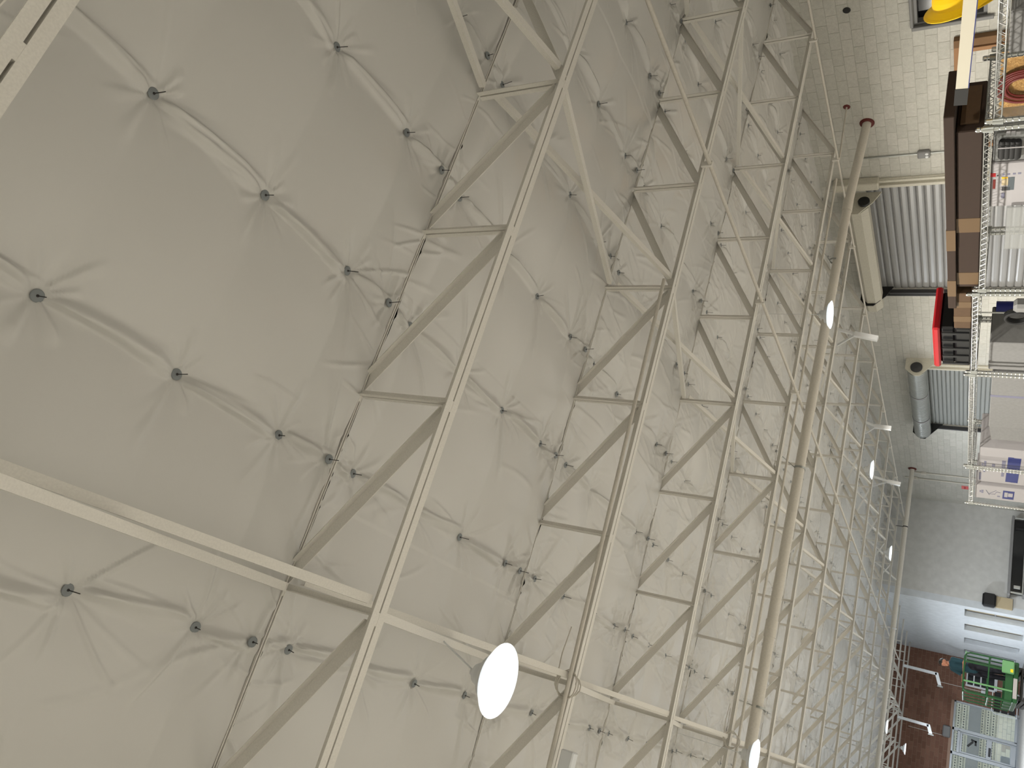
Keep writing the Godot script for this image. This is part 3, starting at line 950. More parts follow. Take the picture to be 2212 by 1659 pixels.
# ---------------------------------------------------------------- pipes, conduits, lamps
func build_services() -> void:
	var z1 := -4.45 * H
	var kink := at_z(1831, 445, z1)
	var p := thing("sprinkler_main", "thick white pipe running from the block wall with a dark red collar", "pipe", Vector3.ZERO)
	var m := MB.new()
	m.tube([Vector3(WALLX, EYE + 0.874 * H, z1), kink, P(2.1, 0.9310, 4.45), P(0.66, 0.9452, 4.45), P(-1.36, 0.955, 4.45)], 0.088, 20)
	obj("pipe_run", m, M.pipe, p)
	for q in [kink, P(0.66, 0.9452, 4.45)]:
		var cp := MB.new()
		cp.tube([q + Vector3(-0.14, 0, 0), q + Vector3(0.14, 0, 0)], 0.098, 20)
		obj("coupling", cp, M.pipe, p)
	var cl := MB.new()
	cl.lathe([[0.08, 0.0], [0.15, 0.0], [0.14, 0.02], [0.09, 0.03]], Vector3(WALLX - 0.005, EYE + 0.874 * H, z1), Vector3(-1, 0, 0), 20)
	obj("wall_collar", cl, M.red_paint, p)
	for x in [3.05, 1.60, 0.25]:
		var hg := MB.new()
		var y := EYE + 0.935 * H
		hg.lathe([[0.089, -0.018], [0.096, -0.018], [0.096, 0.018], [0.089, 0.018]], Vector3(x * H, y, z1), Vector3(1, 0, 0), 18)
		hg.tube([Vector3(x * H, y + 0.09, z1), Vector3(x * H, EYE + H + 0.05, tz(4))], 0.008, 6)
		obj("hanger", hg, M.zinc, p)
	var z2 := -11.164 * H
	var p2 := thing("sprinkler_main", "slimmer looking white pipe meeting the block wall beside two thin conduits", "pipe", Vector3.ZERO)
	var m2 := MB.new()
	m2.tube([P(4.2, 0.888, 11.164), P(2.0, 0.9, 11.164), P(-1.36, 0.905, 11.164)], 0.088, 16)
	obj("pipe_run", m2, M.pipe, p2)
	var c2 := MB.new()
	c2.lathe([[0.08, 0.0], [0.16, 0.0], [0.15, 0.03], [0.09, 0.04]], P(4.198, 0.888, 11.164), Vector3(-1, 0, 0), 18)
	obj("wall_collar", c2, M.red_paint, p2)
	for x in [3.36, 2.0]:
		var hg := MB.new()
		hg.lathe([[0.089, -0.02], [0.097, -0.02], [0.097, 0.02], [0.089, 0.02]], P(x, 0.894, 11.164), Vector3(1, 0, 0), 16)
		hg.tube([P(x, 0.92, 11.164), P(x, 1.01, 11.164)], 0.012, 6)
		obj("hanger", hg, M.black if x > 3 else M.white_paint, p2)
	# small branch pipe with a red daub at the wall
	var s := MB.new()
	var sa := at_x(1829, 231, WALLX); var sb := at_z(1813, 345, tz(4) - 0.15)
	s.tube([sa, sb], 0.018, 8)
	var br := thing("branch_pipe", "thin white pipe leaving the block wall from a small red daub", "pipe")
	obj("pipe_run", s, M.pipe, br)
	var rd := MB.new()
	rd.lathe([[0.0, 0.012], [0.05, 0.010], [0.075, 0.0]], sa + Vector3(-0.004, 0, 0), Vector3(-1, 0, 0), 9)
	obj("wall_collar", rd, M.red_paint, br)
	var hole := MB.new()
	hole.lathe([[0.0, 0.006], [0.055, 0.006], [0.07, 0.0]], at_x(1829, 22, WALLX) + Vector3(-0.004, 0, 0), Vector3(-1, 0, 0), 14)  # black disc, its colour standing for the dark of a wall hole
	tag(obj("hole_disc", hole, M.black), "round black disc standing for a hole in the block wall near the roof", "pipe")
	# conduits along the hall, clamped under the trusses
	for c in [[3.69, 0.972, 1.0, 12.3, 0.021, "pale conduit running along the truss ends by the block wall"], [1.978, 0.972, 0.3, 13.5, 0.024, "pale conduit running under the trusses along the hall"]]:
		var q := thing("conduit", c[5], "conduit")
		var t := MB.new()
		t.tube([P(c[0], c[1], c[2]), P(c[0], c[1], c[3])], c[4], 10)
		obj("conduit_run", t, M.pipe, q)
		for n in range(0, 13):
			if -tz(n) / H < c[2] or -tz(n) / H > c[3]: continue
			var k := MB.new()
			var at := Vector3(c[0] * H, EYE + c[1] * H, tz(n))
			k.cbox(at + Vector3(-0.035, -0.03, 0.062), at + Vector3(0.035, 0.1, 0.10), 0.005)
			obj("clamp", k, M.brace, q)
	var tc := MB.new()
	tc.tube([P(3.6, 0.978, 4.3), P(-1.36, 0.978, 4.3)], 0.022, 8)
	tag(obj("conduit", tc, M.pipe), "thin conduit running beside a truss chord next to the thick pipe", "conduit")
	var tc2 := MB.new()
	tc2.tube([P(1.45, 1.03, 2.21), P(-0.2, 1.0, 2.21), P(-1.3, 1.0, 2.21)], 0.02, 8)
	var cb := thing("conduit", "pale conduit with a junction box along the truss behind the large lamp", "conduit")
	obj("conduit_run", tc2, M.pipe, cb)
	var jb := MB.new()
	var ja := at_z(1222, 1648, -2.21 * H)
	jb.cbox(ja + Vector3(-0.1, -0.07, -0.06), ja + Vector3(0.1, 0.05, 0.05), 0.01)
	obj("junction_box", jb, M.white_paint, cb)
	# conduits down the block wall
	var wc := thing("wall_conduit", "grey conduit with junction box going down the block wall by the roll-up door", "conduit")
	var ca := at_x(1862, 346, WALLX); var cm := at_x(1995, 329, WALLX); var cz := cm.z
	var w := MB.new()
	w.tube([Vector3(WALLX - 0.03, ca.y, cz), Vector3(WALLX - 0.03, 0.4, cz)], 0.018, 8)
	obj("conduit_run", w, M.zinc, wc)
	var wb := MB.new()
	wb.cbox(Vector3(WALLX - 0.10, cm.y - 0.13, cz - 0.10), Vector3(WALLX - 0.003, cm.y + 0.11, cz + 0.10), 0.02)
	obj("junction_box", wb, M.grey_paint, wc)
	var wo := MB.new()
	for e in [-0.045, 0.045]: wo.lathe([[0.0, 0.006], [0.03, 0.006], [0.034, 0.0]], Vector3(WALLX - 0.101, cm.y - 0.07, cz + e), Vector3(-1, 0, 0), 12)
	obj("outlet", wo, M.white_paint, wc)
	for q in [[1972, 1013, 2085, 1030], [1955, 1030, 2082, 1043]]:
		var a := at_x(q[0], q[1], WALLX); var b := at_x(q[2], q[3], WALLX)
		var t := MB.new()
		t.tube([Vector3(WALLX - 0.04, a.y, b.z), Vector3(WALLX - 0.04, 0.5, b.z)], 0.028, 8)
		t.cbox(Vector3(WALLX - 0.1, a.y - 0.5, b.z - 0.08), Vector3(WALLX - 0.003, a.y - 0.3, b.z + 0.08), 0.01)
		tag(obj("wall_conduit", t, M.pipe), "thin painted conduit going down the block wall " + ("right below the slim pipe" if q[0] > 1960 else "beside the pink sign"), "conduit", "twin conduits on the block wall")
	var sg := MB.new()
	var s0 := at_x(2077, 1049, WALLX); var s1 := at_x(2092, 1055, WALLX)
	sg.cbox(Vector3(WALLX - 0.02, s1.y, s0.z), Vector3(WALLX - 0.002, s0.y, s0.z - 0.35), 0.004)
	mat("pink", Color(0.9, 0.45, 0.45), 0.6)
	var sgo := thing("wall_sign", "small pink sign on the block wall beside the shelves", "sign")
	obj("plate", sg, M.pink, sgo)
	var sgm := MB.new()
	for i in 4: sgm.box(Vector3(WALLX - 0.023, lerpf(s1.y, s0.y, 0.35), s0.z - 0.05 - i * 0.07), Vector3(WALLX - 0.0205, lerpf(s1.y, s0.y, 0.65), s0.z - 0.095 - i * 0.07))
	obj("faded_print", sgm, M.red_lid, sgo)
func build_cables() -> void:
	for q in [[1222, 1478, 2, "pale cable looped over the truss behind the large lamp"], [1577, 1598, 4, "pale cable looped over the truss beside the thick pipe"]]:
		var at := at_z(q[0], q[1], tz(q[2]) + 0.09)
		var m := MB.new()
		for k in 3:
			var pts := []
			for i in 15: pts.append(Vector3(cos(TAU * i / 14.0 + k) * (0.10 + 0.015 * k), sin(TAU * i / 14.0 + k) * (0.13 - 0.02 * k) - 0.02, 0.008 * k))
			m.tube(pts, 0.006, 6)
		m.tube([Vector3(0, 0.1, 0), Vector3(0.25, 0.12, -0.02), Vector3(0.5, 0.1, -0.03)], 0.006, 6)
		tag(obj("cable_loop", m, M.pipe, self, at), q[3], "cable")
# ---------------------------------------------------------------- lamps
func lamp_at(at: Vector3, label: String, energy: float, tint: Color, visible_: bool) -> void:
	var l := thing("high_bay_lamp", label, "lamp", at, "round high-bay lamps")
	l.scale = Vector3(1.08, 1.0, 1.08)
	var hs := MB.new()
	hs.lathe([[0.0, 0.20], [0.06, 0.20], [0.075, 0.17], [0.075, 0.12], [0.14, 0.10], [0.15, 0.05], [0.19, 0.045], [0.19, 0.03], [0.0, 0.03]], Vector3.ZERO, Vector3.UP, 28)
	obj("housing", hs, M.white_paint, l)
	var rf := MB.new()
	rf.lathe([[0.172, 0.03], [0.236, 0.0], [0.240, 0.0], [0.195, 0.04]], Vector3.ZERO, Vector3.UP, 36)
	obj("reflector", rf, M.lamp_rim, l)
	var ln := MB.new()
	ln.lathe([[0.0, 0.008], [0.165, 0.010], [0.175, 0.03]], Vector3.ZERO, Vector3.UP, 36)
	obj("lens", ln, M.lamp_face, l)
	var led := MB.new()
	for i in 28:
		var t := TAU * i / 28
		led.lathe([[0.0, -0.002], [0.006, 0.0], [0.006, 0.004]], Vector3(cos(t) * 0.205, 0.022, sin(t) * 0.205), Vector3.UP, 6)
	stuff(obj("rim_screws", led, M.zinc, l))
	var hk := MB.new()
	if label.begins_with("large"): hk.tube([Vector3(0, 0.20, 0), Vector3(0.12 - at.x, EYE + H + 0.05 + (D_TOP - 0.1) * (tz(1) - at.z) / (TS * H) - at.y, 0)], 0.006, 6)
	else: hk.tube([Vector3(0, 0.20, 0), Vector3(0, EYE + 1.25 * H - at.y, 0)], 0.004, 6)
	hk.lathe([[0.0, 0.20], [0.022, 0.20], [0.022, 0.24], [0.0, 0.24]], Vector3.ZERO, Vector3.UP, 10)
	obj("hook_rod", hk, M.white_paint, l)
	var a := AreaLight3D.new()
	a.name = "lamp_light"
	a.area_size = Vector2(0.34, 0.34)
	a.light_energy = energy; a.light_color = tint
	a.shadow_enabled = true
	a.set("area_range", 60.0); a.set("area_attenuation", 2.0)
	a.rotation_degrees.x = -90
	a.position = Vector3(0, -0.02, 0)
	l.add_child(a, true)
var LAMP_E := 55.0
func build_lamps() -> void:
	var yl := EYE + 0.925 * H
	var warm := Color(1.0, 0.975, 0.925); var cool := Color(0.94, 0.97, 1.0)
	var l1 := at_y(1078, 1470, yl)
	lamp_at(l1, "large lit round high-bay lamp hanging below the crossed bridging angles", LAMP_E, warm, true)
	var far := "lit round high-bay lamp hanging under the roof trusses"
	for q in [[1795, 680, warm, "first lamp"], [1885, 1015, warm, "second lamp"], [1632, 1637, warm, "lamp under the thick pipe"], [1925, 1195, cool, "third lamp"], [1917, 1570, cool, "lamp"], [1956, 1618, cool, "lamp"]]:
		var w: String = q[3]
		if w.ends_with("lamp") and w != "lamp": w = "lit round high-bay lamp, " + w.split(" ")[0] + " along the block wall past the thick pipe"
		elif w == "lamp": w = "lit round high-bay lamp under the trusses, " + ("second" if q[0] < 1930 else "first") + " out from the red wall"
		else: w = "lit round high-bay lamp hanging beside the thick pipe and bridging"
		lamp_at(at_y(q[0], q[1], EYE + (0.79 if q[0] == 1956 else 0.86) * H), w, LAMP_E, q[2], true)
	# unseen lamps continuing the rows; the rear one added to brighten the near ceiling
	for q in [[0.0, 7.15], [0.0, -1.15], [0.0, 12.7]]: lamp_at(P(q[0], 0.86, q[1]), far + (" over the middle of the hall" if q[1] > 0 and q[1] < 8 else (" added unseen to brighten near ceiling" if q[1] < 0 else " before the red wall")), LAMP_E, warm if q[1] < 8.0 else cool, false)
	# hanging brackets
	var hb := [[2.953, 0.869, 2.92, 0.726, 5.24], [3.097, 0.914, 3.09, 0.785, 7.23], [2.924, 0.853, 2.909, 0.745, 8.22]]
	for q in hb:
		var t := thing("hanging_bracket", "white forked steel bracket, %s hanging along the block wall past the thick pipe" % ORD[hb.find(q)], "bracket", Vector3.ZERO, "forked brackets under the trusses")
		var v := MB.new()
		var j := P(q[0], q[1], q[4])
		v.bar(j, Vector3(j.x + 0.10, EYE + H + 0.02, j.z + 0.02), 0.06, 0.05, Vector3(1, 0, 0))
		v.bar(j, Vector3(j.x - 0.06, EYE + H + 0.03, j.z - 0.42), 0.05, 0.03, Vector3(1, 0, 0))
		obj("fork", v, M.white_paint, t)
		var b := MB.new()
		b.bar(j + Vector3(0, 0.04, 0), P(q[2], q[3], q[4]), 0.11, 0.09, Vector3(1, 0, 0))
		obj("drop_tube", b, M.white_paint, t)
	for q in [[2.148, 2.137, 0.511, 1.947, 0.449, 15.185], [1.312, 1.302, 0.5595, 1.173, 0.516, 15.185]]:
		var t := thing("hanging_bracket", "white bent drop tube before the red wall, " + ("beside the plaster wall" if q[0] > 2.0 else "above the grey housing"), "bracket", Vector3.ZERO, "bent drop tubes before the red wall")
		var v := MB.new()
		v.bar(P(q[0], 1.01, q[5]), P(q[1], q[2], q[5]), 0.13, 0.13, Vector3(1, 0, 0))
		v.bar(P(q[1], q[2], q[5]) + Vector3(0.05, 0.02, 0), P(q[3], q[4], q[5]), 0.15, 0.13, Vector3(0, 1, 0))
		obj("bent_tube", v, M.white_paint, t)
		var b := MB.new()
		b.cbox(P(q[3], q[4], q[5]) + Vector3(-0.03, -0.13, -0.12), P(q[3], q[4], q[5]) + Vector3(0.03, 0.13, 0.12), 0.01)
		obj("foot_plate", b, M.zinc, t)
# ---------------------------------------------------------------- wire shelving
const SHX := 3.0
const SHD := 0.46
func zigzag(m: MB, a: Vector3, b: Vector3, drop: float, r: float) -> void:   # the two edge wires of a wire shelf and the snake between them
	m.tube([a, b], r, 8); m.tube([a - Vector3(0, drop, 0), b - Vector3(0, drop, 0)], r, 8)
	var n := int(a.distance_to(b) / 0.026)
	var pts := []
	for i in n + 1:
		pts.append(a.lerp(b, float(i) / n) - Vector3(0, drop if i % 2 else 0.0, 0))
	for i in n: m.tube([pts[i], pts[i + 1]], r * 0.62, 5, false)
func shelf_unit(z0: float, z1: float, top: float, label: String) -> void:
	var t := thing("wire_shelf", label, "shelf", Vector3(SHX, 0, z0), "chrome wire shelving units")
	var L := z1 - z0
	for p in [[0.0, 0.0], [0.0, L], [SHD, 0.0], [SHD, L]]:
		var m := MB.new()
		var prof := [[0.0, 0.0], [0.0127, 0.0]]
		var y := 0.05
		while y < top + 0.02:
			if y > 1.6: prof.append([0.0127, y]); prof.append([0.0112, y + 0.003]); prof.append([0.0127, y + 0.006])
			y += 0.0254
		prof.append([0.0127, top + 0.03]); prof.append([0.010, top + 0.036]); prof.append([0.0, top + 0.036])
		m.lathe(prof, Vector3(p[0], 0, p[1]), Vector3.UP, 12)
		obj("post", m, M.chrome, t)
	for y in [top, top - 0.52, 1.15, 0.55, 0.12]:
		var s := Node3D.new(); s.name = "shelf"; t.add_child(s, true)
		s.position.y = y
		var e := MB.new()
		zigzag(e, Vector3(0, 0, 0), Vector3(0, 0, L), 0.030, 0.0033)
		zigzag(e, Vector3(SHD, 0, 0), Vector3(SHD, 0, L), 0.030, 0.0033)
		zigzag(e, Vector3(0, 0, 0), Vector3(SHD, 0, 0), 0.030, 0.0033)
		zigzag(e, Vector3(0, 0, L), Vector3(SHD, 0, L), 0.030, 0.0033)
		obj("edge_wires", e, M.chrome, s).set_meta("kind", "stuff")
		var g := MB.new()
		var z := 0.0
		while z < absf(L):
			g.tube([Vector3(0, 0.002, -z), Vector3(SHD, 0.002, -z)], 0.0018, 4, false)
			z += 0.024
		for k in 3: g.tube([Vector3(SHD * (k + 1) / 4.0, -0.004, 0), Vector3(SHD * (k + 1) / 4.0, -0.004, L)], 0.003, 5)
		obj("deck_wires", g, M.chrome, s).set_meta("kind", "stuff")
		for p in [[0.0, 0.0], [0.0, L], [SHD, 0.0], [SHD, L]]:
			var c := MB.new()
			c.lathe([[0.0135, -0.04], [0.019, -0.038], [0.0165, 0.006], [0.0135, 0.006]], Vector3(p[0], 0, p[1]), Vector3.UP, 12)
			obj("collar", c, M.zinc, s)
# box whose front face is given by its corners in the photograph on the plane x = xf
func px_box(xf: float, x0: float, x1: float, y0: float, y1: float, depth: float, base := -1.0) -> Array:
	var a := at_x(x0, (y0 + y1) * 0.5, xf); var b := at_x(x1, (y0 + y1) * 0.5, xf)
	var c := at_x((x0 + x1) * 0.5, y0, xf); var d := at_x((x0 + x1) * 0.5, y1, xf)
	return [Vector3(xf, base if base >= 0 else b.y, c.z), Vector3(xf + depth, a.y, d.z)]
func cb(called: String, label: String, cat: String, m: Material, c: Array, ch := 0.006) -> MeshInstance3D:
	var b := MB.new()
	var mid: Vector3 = (c[0] + c[1]) * 0.5; mid.y = minf(c[0].y, c[1].y)
	b.cbox(c[0] - mid, c[1] - mid, ch)
	var o := obj(called, b, m, self, mid)
	tag(o, label, cat)
	return o
func on(parent: Node3D, called: String, m: Material, a: Vector3, b: Vector3, ch := 0.002) -> MeshInstance3D:   # box part given in world corners
	var s := MB.new()
	s.cbox(a - parent.position, b - parent.position, ch)
	return obj(called, s, m, parent)
func build_shelves() -> void:
	shelf_unit(-1.90, -3.255, 2.235, "chrome wire shelf carrying the yellow hard hat")
	shelf_unit(-3.305, -4.725, 2.272, "chrome wire shelf under the long brown cardboard boxes")
	shelf_unit(-4.775, -5.835, 2.305, "chrome wire shelf carrying the black tote with red lid")
	shelf_unit(-5.885, -7.735, 2.315, "chrome wire shelf in front of the second roll-up door")
	shelf_unit(-7.785, -8.78, 2.30, "chrome wire shelf holding the white boxes with blue labels")
	# long cardboard boxes
	var t2 := 2.277
	var c1 := thing("cardboard_box", "long dark brown cardboard box with pale tape bands on the wire shelf", "box", Vector3(3.05, t2, -4.25))
	on(c1, "carton", M.card, Vector3(3.02, t2, -3.33), Vector3(3.34, t2 + 0.115, -4.72), 0.005)
	for z in [-4.02, -4.56]: on(c1, "tape_band", M.tape, Vector3(3.0185, t2 + 0.001, z), Vector3(3.3415, t2 + 0.1165, z - 0.13), 0.001)
	on(c1, "end_flap", M.card_light, Vector3(3.06, t2 + 0.02, -3.328), Vector3(3.30, t2 + 0.10, -3.315), 0.002)
	var c2 := thing("cardboard_box", "flat brown cardboard box lying on top of the long taped box", "box", Vector3(3.05, t2 + 0.118, -4.2))
	on(c2, "carton", M.card, Vector3(3.00, t2 + 0.118, -3.20), Vector3(3.30, t2 + 0.165, -4.95), 0.004)
	on(c2, "tape_band", M.tape, Vector3(2.9985, t2 + 0.119, -4.62), Vector3(3.3015, t2 + 0.1665, -4.80), 0.001)
	on(c2, "tape_band", M.tape, Vector3(2.9985, t2 + 0.119, -4.10), Vector3(3.3015, t2 + 0.1665, -4.30), 0.001)
	var c3 := thing("cardboard_box", "brown cardboard box end bridging the gap between two wire shelves", "box", Vector3(3.05, 2.312, -5.0))
	on(c3, "carton", M.card_light, Vector3(3.02, 2.312, -4.80), Vector3(3.34, 2.312 + 0.10, -5.24), 0.005)
	for z in [-4.90, -5.08]: on(c3, "tape_band", M.tape, Vector3(3.0185, 2.313, z), Vector3(3.3415, 2.4135, z - 0.07), 0.001)
	# tote
	var ty := 2.311
	var tt := thing("storage_tote", "black ribbed storage tote with a red lid on the wire shelf", "tote", Vector3(3.2, ty, -5.55))
	var tb := MB.new()
	for s in 2:
		tb.cbox(Vector3(-0.16 + 0.01 * s, 0.0 + 0.10 * s, 0.27 - 0.01 * s), Vector3(0.16 - 0.01 * s, 0.10 + 0.09 * s, -0.27 + 0.01 * s), 0.012)
	obj("tub", tb, M.bin, tt)
	for i in 5:
		var r := MB.new()
		r.cbox(Vector3(-0.168, 0.01, 0.22 - i * 0.11), Vector3(-0.158, 0.18, 0.19 - i * 0.11), 0.004)
		obj("rib", r, M.bin, tt)
	var tl := MB.new()
	tl.cbox(Vector3(-0.175, 0.19, 0.285), Vector3(0.175, 0.235, -0.285), 0.012)
	obj("lid", tl, M.red_lid, tt)
	# aluminium straightedge with a black end cap, lying over the boxes
	var la := at_x(2075, 222, 3.0); var lb := at_x(2096, 0, 3.0)
	var lv := thing("straightedge", "pale aluminium straightedge with black end cap lying along the shelf top", "tool", la)
	var al := MB.new()
	var dir := (lb - la).normalized(); var far_end := la + dir * 1.35
	al.bar(Vector3.ZERO + dir * 0.10, far_end - la, 0.050, 0.028, Vector3.UP)
	obj("beam", al, M.ivory_alu, lv)
	var ed := MB.new()
	ed.bar(dir * 0.10 + Vector3(0, -0.026, 0), far_end - la + Vector3(0, -0.026, 0), 0.004, 0.029, Vector3.UP)
	obj("edge_strip", ed, M.navy, lv)
	var en := MB.new()
	en.bar(Vector3.ZERO, dir * 0.10, 0.054, 0.032, Vector3.UP)
	obj("end_cap", en, M.black, lv)
	# hard hat lying on its side
	var hc := at_x(2088, -6, 3.22)
	var hh := thing("hard_hat", "yellow hard hat lying on the top wire shelf", "hat", hc)
	var ax := Vector3(0.35, 0.25, 1.0).normalized()
	var hm := MB.new()
	var prof := [[0.148, -0.004], [0.148, 0.0]]
	for i in 13:
		var a := i / 12.0 * PI * 0.5
		prof.append([0.118 * cos(a) + 0.004, 0.012 + 0.135 * sin(a)])
	hm.lathe(prof, Vector3.ZERO, ax, 36, 1.15)
	obj("shell", hm, M.yellow, hh)
	var hb := MB.new()
	hb.lathe([[0.115, -0.002], [0.158, -0.010], [0.160, -0.006], [0.12, 0.008]], Vector3.ZERO, ax, 36, 1.15)
	obj("brim", hb, M.yellow, hh)
	var hr := MB.new()
	hr.lathe([[0.095, -0.03], [0.105, -0.03], [0.110, 0.0], [0.100, 0.0]], Vector3.ZERO, ax, 24, 1.15)
	obj("headband", hr, M.grey_paint, hh)
	# goods on the shelf below, their upper ends show under the top shelf
	var low := 1.76
	var g1 := cb("grey_panel_box", "light grey flat carton under the hard hat shelf", "box", M.grey_card, px_box(3.06, 2181, 2240, 20, 112, 0.30, 1.72))
	on(g1, "dark_edge", M.slate, Vector3(3.10, 1.722, g1.position.z - 0.17), Vector3(3.34, 2.10, g1.position.z - 0.215))
	var pc := px_box(3.05, 2146, 2240, 288, 348, 0.18, low)
	var pk_ := thing("blister_pack", "clear plastic pack holding four black cylinders", "package", Vector3(3.05, low, (pc[0].z + pc[1].z) * 0.5))
	on(pk_, "tray", M.clear, pc[0], pc[1], 0.01)
	for i in 4:
		var q := at_x(2165 + i * 11, 322, 3.04)
		var m := MB.new()
		m.lathe([[0.0, -0.062], [0.014, -0.062], [0.017, -0.055], [0.017, 0.05], [0.013, 0.062], [0.0, 0.062]], q - pk_.position, Vector3(0, 0, 1), 14)
		obj("cylinder", m, M.black_soft, pk_)
	var tie := MB.new()
	tie.bar(at_x(2155, 321, 3.015) - pk_.position, at_x(2215, 317, 3.015) - pk_.position, 0.006, 0.002, Vector3(0, 0, 1))
	obj("tie", tie, M.white_card, pk_)
	for i in 3: on(pk_, "hang_tab", M.white_card, at_x(2178 + i * 11, 284, 3.06) + Vector3(0, 0.008, 0), at_x(2178 + i * 11, 294, 3.06) + Vector3(0.01, -0.008, 0), 0.001)
	var pr := cb("printed_carton", "white printed carton with a red tab behind the clear pack", "box", M.white_card, px_box(3.08, 2139, 2240, 350, 445, 0.30, low))
	for q in [[2139, 2151, 375, 382, "red_lid"], [2145, 2150, 388, 408, "hose"], [2178, 2190, 383, 410, "slate"], [2164, 2178, 386, 400, "tan"], [2164, 2177, 383, 386, "yellow"], [2164, 2182, 404, 411, "dark_grey"], [2163, 2170, 417, 428, "ink"], [2153, 2157, 378, 381, "ink_dark"], [2165, 2170, 376, 379, "ink"], [2176, 2182, 375, 378, "ink"], [2188, 2194, 374, 377, "ink"], [2199, 2206, 373, 376, "ink"]]:
		on(pr, "print_patch", M[q[4]], at_x(q[0], q[2], 3.079), at_x(q[1], q[3], 3.079) + Vector3(0.004, 0, 0), 0.0005)
	var fs := cb("plastic_sleeve", "sheet of clear plastic standing beside the printed carton", "sleeve", M.clear, px_box(3.05, 2172, 2240, 448, 538, 0.012, low), 0.003)
	var gm := MB.new()
	# black coiled belt and its grey pouch
	var bc := at_x(2200, 690, 3.15)
	var bo := thing("tool_belt", "black coiled belt with a grey pouch hanging over the shelf", "belt", bc)
	var pts := []
	for i in 26:
		var t := i / 25.0
		var ang := t * TAU * 1.1 - 0.6
		pts.append(Vector3(0.02 * t, sin(ang) * (0.085 - 0.03 * t) , cos(ang) * (0.085 - 0.03 * t)))
	for k in 3: 
		var sh := []
		for p in pts: sh.append(p + Vector3(0.012 * k, 0, 0))
		gm.tube(sh, 0.011, 8)
	obj("strap", gm, M.black_soft, bo)
	var gp := MB.new()
	gp.cbox(Vector3(0.0, -0.10, 0.16), Vector3(0.08, 0.035, 0.06), 0.02)
	obj("pouch", gp, M.grey_paint, bo)
	var post := MB.new()
	post.tube([Vector3(0.05, 0.05, 0.0), Vector3(0.05, 2.31 - bc.y, 0.0)], 0.005, 6)
	obj("hook", post, M.chrome, bo)
	# rolled blue and white banner lying behind
	var ba := at_x(2150, 662, 3.40); var bb := at_x(2150, 716, 3.40)
	var br := thing("rolled_banner", "blue and white rolled banner behind the black belt", "banner", Vector3(3.4, low, ba.z))
	var bm := MB.new()
	bm.tube([Vector3(0, 0.42, -0.02), Vector3(0, 0.0, -0.02)], 0.05, 14)
	obj("blue_roll", bm, M.blue, br)
	var bn := MB.new()
	bn.tube([Vector3(0.02, 0.43, -0.13), Vector3(0.02, 0.0, -0.13)], 0.045, 14)
	obj("white_roll", bn, M.white_card, br)
	var bk := MB.new()
	bk.tube([Vector3(0.03, 0.42, -0.22), Vector3(0.03, 0.0, -0.22)], 0.025, 12)
	obj("chrome_tube", bk, M.chrome, br)
	# big grey carton with its flaps open
	var gc := px_box(3.10, 2139, 2240, 812, 926, 0.34, 1.80)
	var big := cb("grey_carton", "large grey carton with an open flap before the second roll-up door", "carton", M.grey_card, gc)
	var gz: float = gc[1].z
	var fl := MB.new()
	fl.prism(PackedVector2Array([Vector2(0, 0), Vector2(-0.18, -0.02), Vector2(-0.18, 0.30), Vector2(0, 0.32)]), Vector3(3.11, 1.85, gz) - big.position, Vector3(0.25, 0, 1), Vector3.UP, Vector3(0.006, 0, 0))
	obj("open_flap", fl, M.grey_card, big)
	on(big, "seam_tape", M.ink, at_x(2139, 857, 3.099), at_x(2240, 859, 3.099) + Vector3(0.003, 0, 0), 0.0005)
	var gp2 := cb("grey_carton", "small grey wrapped carton beside the black tote", "carton", M.grey_card, px_box(3.10, 2136, 2240, 742, 800, 0.30, 1.80))
	# white boxes with blue labels
	var w1 := cb("labelled_box", "large white carton with a navy blue label stripe", "box", M.white_card, px_box(3.06, 2114, 2240, 972, 1046, 0.34, 1.80))
	for q in [[2178, 2183, 988, 1042, "navy"], [2190, 2198, 990, 1044, "navy"], [2165, 2171, 995, 1013, "ink"], [2143, 2149, 1002, 1011, "ink"], [2126, 2130, 996, 1009, "ink"], [2121, 2124, 1000, 1009, "ink"], [2163, 2168, 1021, 1030, "ink"], [2115, 2119, 1020, 1036, "ink"], [2124, 2128, 1016, 1020, "ink"]]:
		on(w1, "print_patch", M[q[4]], at_x(q[0], q[2], 3.0585), at_x(q[1], q[3], 3.0585) + Vector3(0.004, 0, 0), 0.0005)
	var w2 := cb("labelled_box", "white carton with a solid blue end panel and a line drawing", "box", M.white_card, px_box(3.03, 2106, 2240, 1054, 1082, 0.34, 1.80))
	for q in [[2167, 2189, 1060, 1080, "navy"], [2170, 2176, 1064, 1074, "white_card"], [2178, 2187, 1066, 1074, "white_card"], [2116, 2119, 1059, 1063, "ink"], [2120, 2124, 1058, 1065, "ink"], [2154, 2160, 1071, 1074, "ink"]]:
		on(w2, "print_patch", M[q[4]], at_x(q[0], q[2], 3.0285 - (0.002 if q[4] == "white_card" else 0.0)), at_x(q[1], q[3], 3.0285) + Vector3(0.004, 0, 0), 0.0005)
	var dr := MB.new()
	for q in [[2130, 1059, 2137, 1069], [2137, 1066, 2152, 1060], [2138, 1067, 2150, 1068], [2150, 1066, 2153, 1063], [2153, 1063, 2161, 1065]]:
		dr.bar(at_x(q[0], q[1], 3.028) - w2.position, at_x(q[2], q[3], 3.028) - w2.position, 0.004, 0.002, Vector3(0, 0.3, 1))
	obj("line_drawing", dr, M.ink, w2)
	var cy := at_x(2142, 970, 3.12)
	var cl := thing("dark_tube", "dark grey tube with a yellow end standing by the white carton", "tube", Vector3(3.12, 1.80, cy.z))
	var cm := MB.new()
	cm.tube([Vector3(0, cy.y - 1.80 - 0.03, 0), Vector3(0.02, 0, 0.04)], 0.05, 16)
	obj("tube_body", cm, M.slate, cl)
	var ce := MB.new()
	ce.tube([Vector3(0, cy.y - 1.80, 0), Vector3(0, cy.y - 1.80 - 0.03, 0)], 0.0505, 16)
